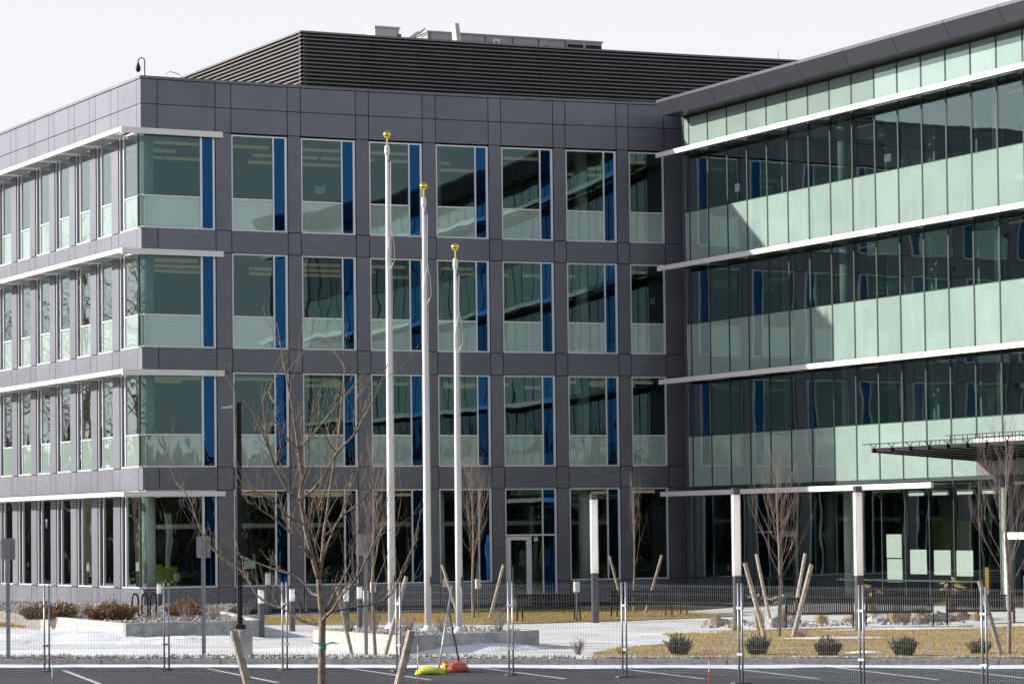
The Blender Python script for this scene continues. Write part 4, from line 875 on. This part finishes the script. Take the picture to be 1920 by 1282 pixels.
# steel strap benches
bn = thing('bench', '', 'bench', (0, 0, 0))
prof = [(.30, .84), (.285, .80), (.22, .50), (.19, .455), (.12, .435), (-.10, .43), (-.21, .44), (-.26, .42), (-.265, .38)]
m = MB(); NS = 31
for i in range(NS):
    x = -.93 + 1.86 * i / (NS - 1)
    for j in range(len(prof) - 1):
        (y0, z0), (y1, z1) = prof[j], prof[j + 1]; d = Vector((0, y1 - y0, z1 - z0)).normalized(); nn = Vector((0, -d.z, d.y)) * .004
        m.hexa([(x - .026, y0 - nn.y, z0 - nn.z), (x + .026, y0 - nn.y, z0 - nn.z), (x + .026, y1 - nn.y, z1 - nn.z), (x - .026, y1 - nn.y, z1 - nn.z)], [(x - .026, y0 + nn.y, z0 + nn.z), (x + .026, y0 + nn.y, z0 + nn.z), (x + .026, y1 + nn.y, z1 + nn.z), (x - .026, y1 + nn.y, z1 + nn.z)])
m.build('slats', 'black', bn, fix=False, kind='stuff')
MB().tube([(-.97, .30, .85), (.97, .30, .85)], .022, 6).build('top_rail', 'black', bn); MB().tube([(-.97, -.255, .40), (.97, -.255, .40)], .022, 6).build('front_rail', 'black', bn); MB().tube([(-.97, .17, .42), (.97, .17, .42)], .022, 6).build('rear_rail', 'black', bn)
for s in (-.97, .97):
    MB().tube([(s, .30, .85), (s, .22, .45), (s, .30, 0)], .026, 6).build('leg', 'black', bn); MB().tube([(s, -.255, .42), (s, -.29, 0)], .026, 6).build('leg', 'black', bn)
    MB().tube([(s, .25, .62), (s, -.05, .63), (s, -.24, .60), (s, -.255, .42)], .02, 6).build('arm', 'black', bn)
U = []
for (x, y, a, lab) in ((.1, 93.6, .33, 'black slatted bench on the lawn near the glazed door'), (3.2, 97.6, .33, 'black slatted bench in the shade right of the first light column'), (5.6, 99.4, .33, 'black slatted bench in the shade left of the second light column'),
                       (7.9, 84.6, -.12, 'black slatted bench right of the staked lawn tree'), (10.3, 85.3, -.12, 'black slatted bench right of the rightmost light column'), (12.7, 85.6, -.1, 'black slatted bench at the right edge below the canopy')):
    place(bn, U, (x, y, .02), a, lab, 'black slatted benches')
# bicycle hoops
hp = thing('bike_hoop', '', 'bike rack', (0, 0, 0))
MB().tube([(-.26, 0, -.1), (-.26, 0, .5)] + [(-.26 * math.cos(R(a)), 0, .5 + .22 * math.sin(R(a))) for a in (25, 50, 75, 105, 130, 155)] + [(.26, 0, .5), (.26, 0, -.1)], .028, 8).build('hoop', 'black', hp, smooth=True)
MB().lathe([(.06, 0), (.06, .012)], (-.26, 0, 0), 10).build('foot_plate', 'black', hp); MB().lathe([(.06, 0), (.06, .012)], (.26, 0, 0), 10).build('foot_plate', 'black', hp)
U = []
for (x, y, lab) in ((-12.50, 89.3, 'black bicycle hoop beside the second hedge, first from the left'), (-12.22, 89.4, 'black bicycle hoop, second from the left'), (-11.98, 89.5, 'black bicycle hoop, third from the left')):
    place(hp, U, (x, y, .43), 1.35, lab, 'black bicycle hoops')

# ================================================================== temporary mesh fence
FP = [(-14.13, 66.74), (-11.24, 66.02), (-8.55, 66.1), (-5.82, 65.4), (-3.21, 64.01), (-.74, 61.52), (1.62, 60.27), (3.8, 57.24), (5.85, 54.3), (7.7, 51.49), (9.47, 48.93)]
FLAB = ['mesh fence panel at the left edge of the picture', 'mesh fence panel in front of the left planter wall', 'mesh fence panel in front of the lamp post base', 'mesh fence panel behind the foreground trunk', 'mesh fence panel braced by the rods and sandbags', 'mesh fence panel in front of the first bench',
        'mesh fence panel in front of the second light column', 'mesh fence panel in front of the staked lawn tree', 'mesh fence panel in front of the right benches', 'mesh fence panel at the right edge of the picture']
FH = 1.95
for i in range(len(FP) - 1):
    a = Vector((*FP[i], AZ)); b = Vector((*FP[i + 1], AZ)); d = (b - a); L = d.length; d.normalize(); a2 = a + d * .055; b2 = b - d * .055
    f = thing('fence_panel', FLAB[i], 'fence panel', tuple(a), 'temporary mesh fence panels')
    for p in (a2, b2): MB().tube([p + Vector((0, 0, .03)), p + Vector((0, 0, FH))], .021, 8).build('post', 'galv', f, smooth=True)
    m = MB(); n = int((L - .11) / .0625)
    for k in range(1, n):
        p = a2.lerp(b2, k / n); q = d * .0014; w = Vector((-d.y, d.x, 0)) * .0014
        m.hexa([p - q - w + Vector((0, 0, .13)), p + q - w + Vector((0, 0, .13)), p + q + w + Vector((0, 0, .13)), p - q + w + Vector((0, 0, .13))], [p - q - w + Vector((0, 0, FH - .03)), p + q - w + Vector((0, 0, FH - .03)), p + q + w + Vector((0, 0, FH - .03)), p - q + w + Vector((0, 0, FH - .03))])
    for z in (.16, .32, .5, .68, .86, 1.02, 1.2, 1.38, 1.56, 1.72, 1.88):
        m.tube([a2 + Vector((0, 0, z)), b2 + Vector((0, 0, z))], .0018, 4, False)
    m.build('wire_mesh', 'wire', f, fix=False, kind='stuff')
    for z in (.55, 1.45): MB().obox((a.x, a.y), .17, .06, AZ + z, AZ + z + .045, math.atan2(d.y, d.x)).build('clamp', 'galv', f)
    MB().obox((a.x, a.y), .12, .42, AZ, AZ + .035, math.atan2(d.y, d.x)).build('foot', 'kerb', f, bevel=.01)
# sandbags and leaning rods
def sandbag(c, L, w, h, rz, m, label, seed, knot):
    t = thing('sandbag', label, 'sandbag', (c[0], c[1], AZ), 'sandbags on the asphalt')
    b = MB(); nu, nv = 22, 14; V = []
    ca, sa = math.cos(rz), math.sin(rz)
    for i in range(nu + 1):
        s = -1 + 2 * i / nu; prof = max(.02, (1 - abs(s) ** 3.2)) ** .55
        for k in range(nv):
            a = 2 * math.pi * k / nv; y = math.cos(a) * w / 2 * prof; z = max(-.5, math.sin(a)) * h / 2 * prof
            x = s * L / 2; e = wob((x * 6, y * 6, z * 6), .035, 1, seed)
            y += e; z += e * .7 + h * .25 * (prof) - (1 - prof) * h * .1; V.append((c[0] + x * ca - y * sa, c[1] + x * sa + y * ca, AZ + max(.004, z)))
    b.v = V
    for i in range(nu):
        for k in range(nv): b.f.append((i * nv + k, i * nv + (k + 1) % nv, (i + 1) * nv + (k + 1) % nv, (i + 1) * nv + k))
    b.build('bag', m, t, smooth=True)
    kx = c[0] + knot * (L / 2) * ca; ky = c[1] + knot * (L / 2) * sa
    MB().lathe([(.02, -.09), (.07, -.05), (.03, 0), (.08, .05), (.05, .11)], (kx, ky, AZ + .12), 9).build('tied_neck', m, t, smooth=True)
sandbag((-2.47, 62.5), .66, .38, .22, .1, 'sandy', 'yellow sandbag lying on the asphalt below the fence', 1, 1)
sandbag((-1.92, 63.4), .56, .42, .30, -.1, 'sandr', 'red sandbag lying on the asphalt beside the yellow one', 2, -1)
o = MB().tube([(-2.32, 63.1, AZ + .02), (-2.18, 63.7, .85), (-2.04, 64.25, 1.72)], .022, 8).build('brace_rod', 'galv', smooth=True); tag(o, 'pale steel rod leaning from the yellow sandbag to the fence', 'rod')
o = MB().tube([(-1.86, 63.5, AZ + .1), (-2.03, 63.95, .75), (-2.20, 64.4, 1.6)], .021, 8).build('brace_rod', 'black', smooth=True); tag(o, 'black steel rod leaning from the red sandbag to the fence', 'rod')
for (x, y, h, lab) in ((-8.77, 52.0, .85, 'thin red and white marker rod at the lower left'), (-2.2, 50.0, 1.24, 'thin red and white marker rod in front of the yellow sandbag'), (2.93, 53.0, .72, 'thin red and white marker rod left of the second light column')):
    f = thing('marker_rod', lab, 'marker', (x, y, AZ), 'thin red marker rods'); z = AZ
    MB().tube([(x, y, z), (x + .01, y, z + h * .62)], .009, 6).build('rod', 'red', f); MB().tube([(x + .01, y, z + h * .62), (x + .015, y, z + h * .9)], .009, 6).build('reflective_band', 'white', f); MB().tube([(x + .015, y, z + h * .9), (x + .017, y, z + h)], .012, 6).build('tip', 'red', f)

# ================================================================== shrubs and grasses
def needles(c, rx, ry, h, n, rnd, size, up=.6):
    """sprigs: short upright shoots carrying small blades, so that the outline is spiky"""
    g = MB(); shoots = max(40, n // 20)
    for i in range(shoots):
        a = rnd.uniform(0, 6.28); r = math.sqrt(rnd.random()); e = Vector((math.cos(a), math.sin(a), 0))
        base = Vector((c[0] + rx * .85 * r * e.x, c[1] + ry * .85 * r * e.y, c[2]))
        lump = 1 + .35 * wob((base.x * 3, base.y * 3, 0), 1.4, 1.0, 4)
        d = (e * r * .4 + Vector((rnd.uniform(-.35, .35), rnd.uniform(-.3, .3), 1))).normalized(); L = h * rnd.uniform(.6, 1.2) * lump * (1.05 - .35 * r * r)
        for k in range(20):
            t = (k + rnd.random()) / 20; p = base + d * L * t + e * r * rx * .12 * t * t; q = (d * .7 + Vector((rnd.uniform(-1, 1), rnd.uniform(-1, 1), rnd.uniform(-.4, .7))).normalized() * .9).normalized()
            w = q.cross(Vector((rnd.uniform(-1, 1), rnd.uniform(-1, 1), .3))).normalized() * size * .17
            g.quad(p - w, p + w, p + q * size * rnd.uniform(.6, 1.1) * (1.1 - .4 * t))
    return g
def shrub(x, y, z, rx, ry, h, label, seed, cat='shrub', rust=.0, n=1500, size=.07, group=None, name='evergreen_shrub'):
    rnd = random.Random(seed); t = thing(name, label, cat, (x, y, z), group)
    needles((x, y, z), rx, ry, h, int(n * (1 - rust)), rnd, size).build('green_foliage', 'yew', t, fix=False)
    if rust: needles((x, y, z), rx * 1.02, ry * 1.02, h * 1.05, int(n * rust), rnd, size).build('brown_foliage', 'rust', t, fix=False)
    m = MB()
    for k in range(9):
        a = rnd.uniform(0, 6.28); q = rnd.uniform(.3, .8); m.tube([(x, y, z - .02), (x + rx * q * .5 * math.cos(a), y + ry * q * .5 * math.sin(a), z + h * .45), (x + rx * q * math.cos(a), y + ry * q * math.sin(a), z + h * .85)], [.012, .008, .004], 5)
    m.build('stems', 'twig', t)
GH = 'brown-tinged evergreen hedges by the corner'
shrub(-15.0, 88.6, .42, .82, .5, .42, 'brown-tinged evergreen hedge at the far left of the planter', 41, 'hedge', .42, 7000, .10, GH, 'hedge')
shrub(-12.92, 87.0, .42, .72, .5, .48, 'rusty evergreen hedge left of the bicycle hoops', 42, 'hedge', .6, 7000, .10, GH, 'hedge')
shrub(-11.1, 90.3, .42, .62, .45, .42, 'rusty evergreen hedge right of the bicycle hoops', 43, 'hedge', .65, 5000, .10, GH, 'hedge')
GE = 'small dark evergreens behind the kerb'
for i, (x, y, s, lab) in enumerate(((3.06, 67.3, 1.0, 'small dark evergreen behind the kerb, first from the left'), (4.82, 66.8, 1.0, 'small dark evergreen behind the kerb, second from the left'), (6.35, 66.0, 1.0, 'small dark evergreen behind the kerb, third from the left'), (7.98, 65.3, .95, 'small dark evergreen behind the kerb, fourth from the left'), (9.75, 66.0, .85, 'small dark evergreen behind the kerb, fifth from the left'))):
    shrub(x, y, .02, (.19, .18, .21, .18, .17)[i], .18 * s, (.40, .38, .36, .40, .36)[i], lab, 50 + i, 'shrub', (0, 0, .12, 0, .2)[i], (3400, 3800, 3000, 3600, 2400)[i], .085, GE)
def twiggy(x, y, z, r, h, label, seed, m='redtwig', n=26):
    rnd = random.Random(seed); t = thing('twiggy_shrub', label, 'shrub', (x, y, z), 'leafless twiggy shrubs'); a_ = MB(); b_ = MB()
    for k in range(n):
        a = rnd.uniform(0, 6.28); q = rnd.uniform(.3, 1.0); hh = h * rnd.uniform(.55, 1.1); e = Vector((math.cos(a), math.sin(a), 0)) * r * q
        P = [Vector((x, y, z - .02)) + e * .12, Vector((x, y, z + hh * .4)) + e * .5, Vector((x, y, z + hh)) + e * (1 + rnd.uniform(-.1, .2))]
        a_.tube(P, [.009, .006, .003], 4, False)
        for j in range(3):
            s = P[1].lerp(P[2], rnd.random()); dd = Vector((rnd.uniform(-1, 1), rnd.uniform(-1, 1), rnd.uniform(.2, 1.2))).normalized(); b_.tube([s, s + dd * h * rnd.uniform(.15, .35)], [.004, .002], 3, False)
    a_.build('stems', m, t, fix=False); b_.build('twigs', m, t, fix=False)
for i, (x, y, z, r, h, lab) in enumerate(((-4.94, 73.9, .4, .24, .38, 'leafless shrub between bollard pair and tallest flagpole, small one'), (-4.3, 73.2, .4, .33, .62, 'leafless reddish shrub at the foot of the tallest flagpole'), (-3.45, 73.2, .4, .3, .42, 'leafless shrub between tallest and middle flagpole'), (-2.55, 72.3, .4, .25, .4, 'leafless shrub between middle and shortest flagpole'), (-1.15, 72.3, .4, .33, .62, 'leafless shrub at the right end of the flagpole planter'),
                                          (.76, 68.7, 0, .26, .36, 'leafless shrub alone on the paving near the kerb'), (-10.4, 85.2, .42, .5, .5, 'leafless brown shrub behind the left planter wall, by the sign post'), (-9.75, 85.6, .42, .4, .45, 'leafless brown shrub behind the planter wall beside the lamp post'), (-14.1, 88.2, .42, .45, .22, 'low leafless brown shrub between the two left hedges'), (-11.6, 86.3, .42, .6, .3, 'low leafless brown shrub in front of the bicycle hoops'), (-9.1, 88.6, .42, .5, .5, 'leafless brown shrub behind the lamp post'),
                                          (-11.9, 68.9, .02, .3, .14, 'low rust coloured shrub near the left sign post'), (-10.2, 68.6, .02, .2, .12, 'low rust coloured shrub behind the second fence post'), (6.75, 77.3, .03, .25, .22, 'low reddish shrub at the foot of the lawn tree'))):
    twiggy(x, y, z, r, h, lab, 70 + i, 'redtwig' if i % 3 else 'twig', 26)
def reeds(x, y, h, r, label, seed, plumes, n=260, z=0.0):
    rnd = random.Random(seed); t = thing('ornamental_grass', label, 'grass clump', (x, y, z), 'dry ornamental grasses'); g = MB(); p_ = MB(); s_ = MB()
    for k in range(n):
        a = rnd.uniform(0, 6.28); q = rnd.random(); L = h * rnd.uniform(.45, 1.0); e = Vector((math.cos(a), math.sin(a), 0)); w = Vector((-e.y, e.x, 0)) * .007
        b = Vector((x, y, z)) + e * r * .3 * q; c = b + e * r * .35 * q + Vector((0, 0, L * .7)); d = b + e * r * (q + .15) + Vector((0, 0, L * (.95 - .35 * q)))
        g.quad(b - w, b + w, c + w * .7, c - w * .7); g.quad(c - w * .7, c + w * .7, d)
    for k in range(plumes):
        a = rnd.uniform(0, 6.28); e = Vector((math.cos(a), math.sin(a), 0)); top = Vector((x, y, z)) + e * r * rnd.uniform(.2, 1.0) + Vector((0, 0, h * rnd.uniform(1.0, 1.4)))
        s_.tube([(x, y, z + .1), tuple(Vector((x, y, z)).lerp(top, .6) + Vector((0, 0, .06))), tuple(top)], .004, 3, False)
        dd = (e * .8 + Vector((0, 0, -.15))).normalized()
        for j in range(46):
            o_ = top + dd * rnd.uniform(-.04, .16); v = Vector((rnd.uniform(-1, 1), rnd.uniform(-1, 1), rnd.uniform(-1, 1))).normalized(); w = v.cross(dd).normalized() * .012
            p_.quad(o_ - w, o_ + w, o_ + v * .05 + dd * .05)
    g.build('blades', 'reed', t, fix=False)
    if plumes: s_.build('stalks', 'reed', t, fix=False); p_.build('plumes', 'plume', t, fix=False)
reeds(6.05, 82.9, .85, .30, 'dry grass clump with pale plumes behind the left stake of the lawn tree', 81, 7)
reeds(7.0, 86.2, .75, .28, 'dry grass clump behind the lawn tree trunk', 82, 5)
reeds(9.85, 88.0, .85, .30, 'tan grass clump between rightmost light column and its bench', 83, 4)
reeds(12.25, 88.6, .95, .32, 'dry grass clump with yellow plumes between the two right benches', 84, 10)
reeds(11.35, 88.4, .6, .25, 'low rusty grass clump behind the fifth bench', 85, 0)
reeds(10.4, 87.2, .62, .40, 'tan grass clump behind the left half of the fifth bench', 91, 0, 300)
reeds(12.9, 87.4, .55, .40, 'tan grass clump behind the sixth bench', 92, 0, 280)
reeds(8.2, 87.0, .5, .42, 'tan grass clump behind the fourth bench', 93, 0, 280)
reeds(1.75, 67.9, .30, .28, 'low tan grass clump at the lawn corner by the kerb', 86, 0, 160)
reeds(5.35, 82.8, .35, .3, 'low tan grass clump beside the second light column', 87, 0, 160)
def boulder(x, y, r, h, label, seed):
    bm = bmesh.new(); bmesh.ops.create_icosphere(bm, subdivisions=3, radius=1)
    for v in bm.verts:
        k = 1 + .35 * noise.noise(v.co * 1.3 + Vector((seed, 0, 0))) + .12 * noise.noise(v.co * 3.5 + Vector((0, seed, 0)))
        v.co = Vector((v.co.x * r * k, v.co.y * r * .8 * k, max(-.3, v.co.z) * h * k))
    me = D.meshes.new('boulder'); bm.to_mesh(me); bm.free(); me.materials.append(MT['boulder'] if seed % 3 else MT['stone'])
    o = D.objects.new('boulder', me); COL.objects.link(o); o.location = (x, y, h * .25); tag(o, label, 'boulder', 'landscape boulders')
for i, (x, y, r, h, lab) in enumerate(((5.06, 87.4, .42, .22, 'brown boulder on the snow left of the second light column'), (5.75, 88.6, .35, .16, 'low boulder just left of the second light column'), (6.74, 85.9, .30, .26, 'grey boulder behind the lawn tree trunk'), (7.25, 87.2, .32, .3, 'tan boulder left of the fourth bench'), (9.4, 88.9, .4, .3, 'boulder between the fourth and fifth bench'),
                                       (10.1, 88.0, .42, .28, 'boulder behind the left half of the fifth bench'), (10.7, 87.9, .42, .26, 'boulder behind the middle of the fifth bench'), (11.2, 87.7, .36, .34, 'rusty boulder behind the right half of the fifth bench'), (11.8, 87.9, .35, .3, 'grey boulder between the fifth and sixth bench'), (12.5, 88.3, .4, .3, 'boulder behind the left half of the sixth bench'), (13.1, 88.1, .35, .24, 'boulder behind the right half of the sixth bench'))):
    boulder(x, y, r, h, lab, i + 1)
o = stones(ragged([(4.6, 86.2), (7.6, 85.6), (13.6, 86.6), (13.8, 88.6), (9, 89.5), (4.8, 88.8)], .5, .3), 500, .0, 15, .04, .12).build('gravel', 'stone', fix=False); o['kind'] = 'stuff'; tag(o, 'loose stones among the boulders behind the right benches', 'gravel')

# ================================================================== papers on the glass
def paper(S, u, z, w, h, n, label):
    o = MB().fb(S, u - w / 2, u + w / 2, n - .035, n - .03, z - h / 2, z + h / 2).build('paper_sheet', 'paper'); tag(o, label, 'paper', 'sheets of paper stuck on the glass')
paper(FR, 7.03, 15.69, .42, .28, -.083, 'white sheet on top floor glass of the second window column')
paper(FR, 17.70, 15.64, .38, .27, -.083, 'white sheet on top floor glass near the inner corner')
paper(FR, 6.89, 7.30, .42, .28, -.083, 'white sheet on second floor glass of the second window column')
paper(FR, 4.12, 1.80, .42, .28, -.083, 'white sheet on ground floor glass beside the lamp post')
paper(FR, 20.54, 11.79, .18, .25, -.083, 'small white sheet on third floor glass of the last window column')
paper(WG, 2.89, 15.58, .34, .30, -.01, 'white sheet on top floor wing glass near the inner corner')
paper(WG, 12.96, 15.49, .42, .27, -.01, 'white sheet on top floor wing glass at mid-length')
paper(LF, 16.01, 1.76, .55, .25, -.083, 'white sheet on ground floor glass at the left edge')
paper(LF, 6.30, 1.74, .34, .28, -.083, 'white sheet on ground floor glass of the left face, second bay from the corner')
paper(LF, .93, 1.79, .34, .32, -.083, 'white sheet on the ground floor corner glass, left side')
for (u, z, w, h, lab) in ((12.92, 2.25, .92, .80, 'large white poster, upper one of the stacked pair'), (12.94, 1.42, .92, .78, 'large white poster, lower one of the stacked pair'), (14.37, 1.72, .98, .82, 'large white poster right of the stacked pair'), (15.77, 1.70, .96, .82, 'large white poster, second from the right'), (17.05, 1.68, .94, .84, 'large white poster, rightmost, beside the entrance')):
    o = MB().fb(WG, u - w / 2, u + w / 2, -.075, -.068, z - h / 2, z + h / 2).build('poster', 'paper'); tag(o, lab, 'poster', 'large blank posters on the lobby glass')

# ================================================================== bare trees left of the view, mirrored in the left windows
rnd = random.Random(77)
for i, (x, y, H) in enumerate(((-44, 128, 15), (-52, 139, 16), (-47, 148, 14), (-60, 150, 17), (-58, 165, 16), (-68, 172, 17), (-40, 139, 13))):
    branch_tree(x, y, -.3, H * 1.3, 90 + i, 'tall bare tree beyond the left edge, mirrored in the left windows', .45, .18, 34, 'bare trees beyond the left side', 'bark', .19, 0, True)
def wood(n, fx, label, hmax):
    wd = MB()
    for i in range(n):
        x, y = fx(rnd); h = hmax * rnd.random() ** 1.3 - 1; a = rnd.uniform(0, 6.28); w = rnd.uniform(.4, 1.3)
        wd.quad((x, y, h), (x + math.cos(a) * w, y + math.sin(a) * w, h + rnd.uniform(-.3, .3)), (x + math.cos(a) * rnd.uniform(-1.5, 1.5), y + math.sin(a), h + rnd.uniform(1.5, 4)))
    o = wd.build('woodland', 'wood_far', fix=False); o['kind'] = 'stuff'; tag(o, label, 'wood')
wood(9000, lambda r: (-75 - 60 * r.random() + r.uniform(-8, 8), 110 + 200 * r.random()), 'far wood beyond the left side of the building', 9)
def _fx(r):
    a = R(r.uniform(-125, 10)); q = r.uniform(125, 165); return (-10 + q * math.cos(a), 105 + q * math.sin(a))  # unseen trees; arc extended to darken what the glass mirrors
wood(17000, _fx, 'unseen far wood across the road opposite the front facade, widened to dim mirrored sky', 9.5)
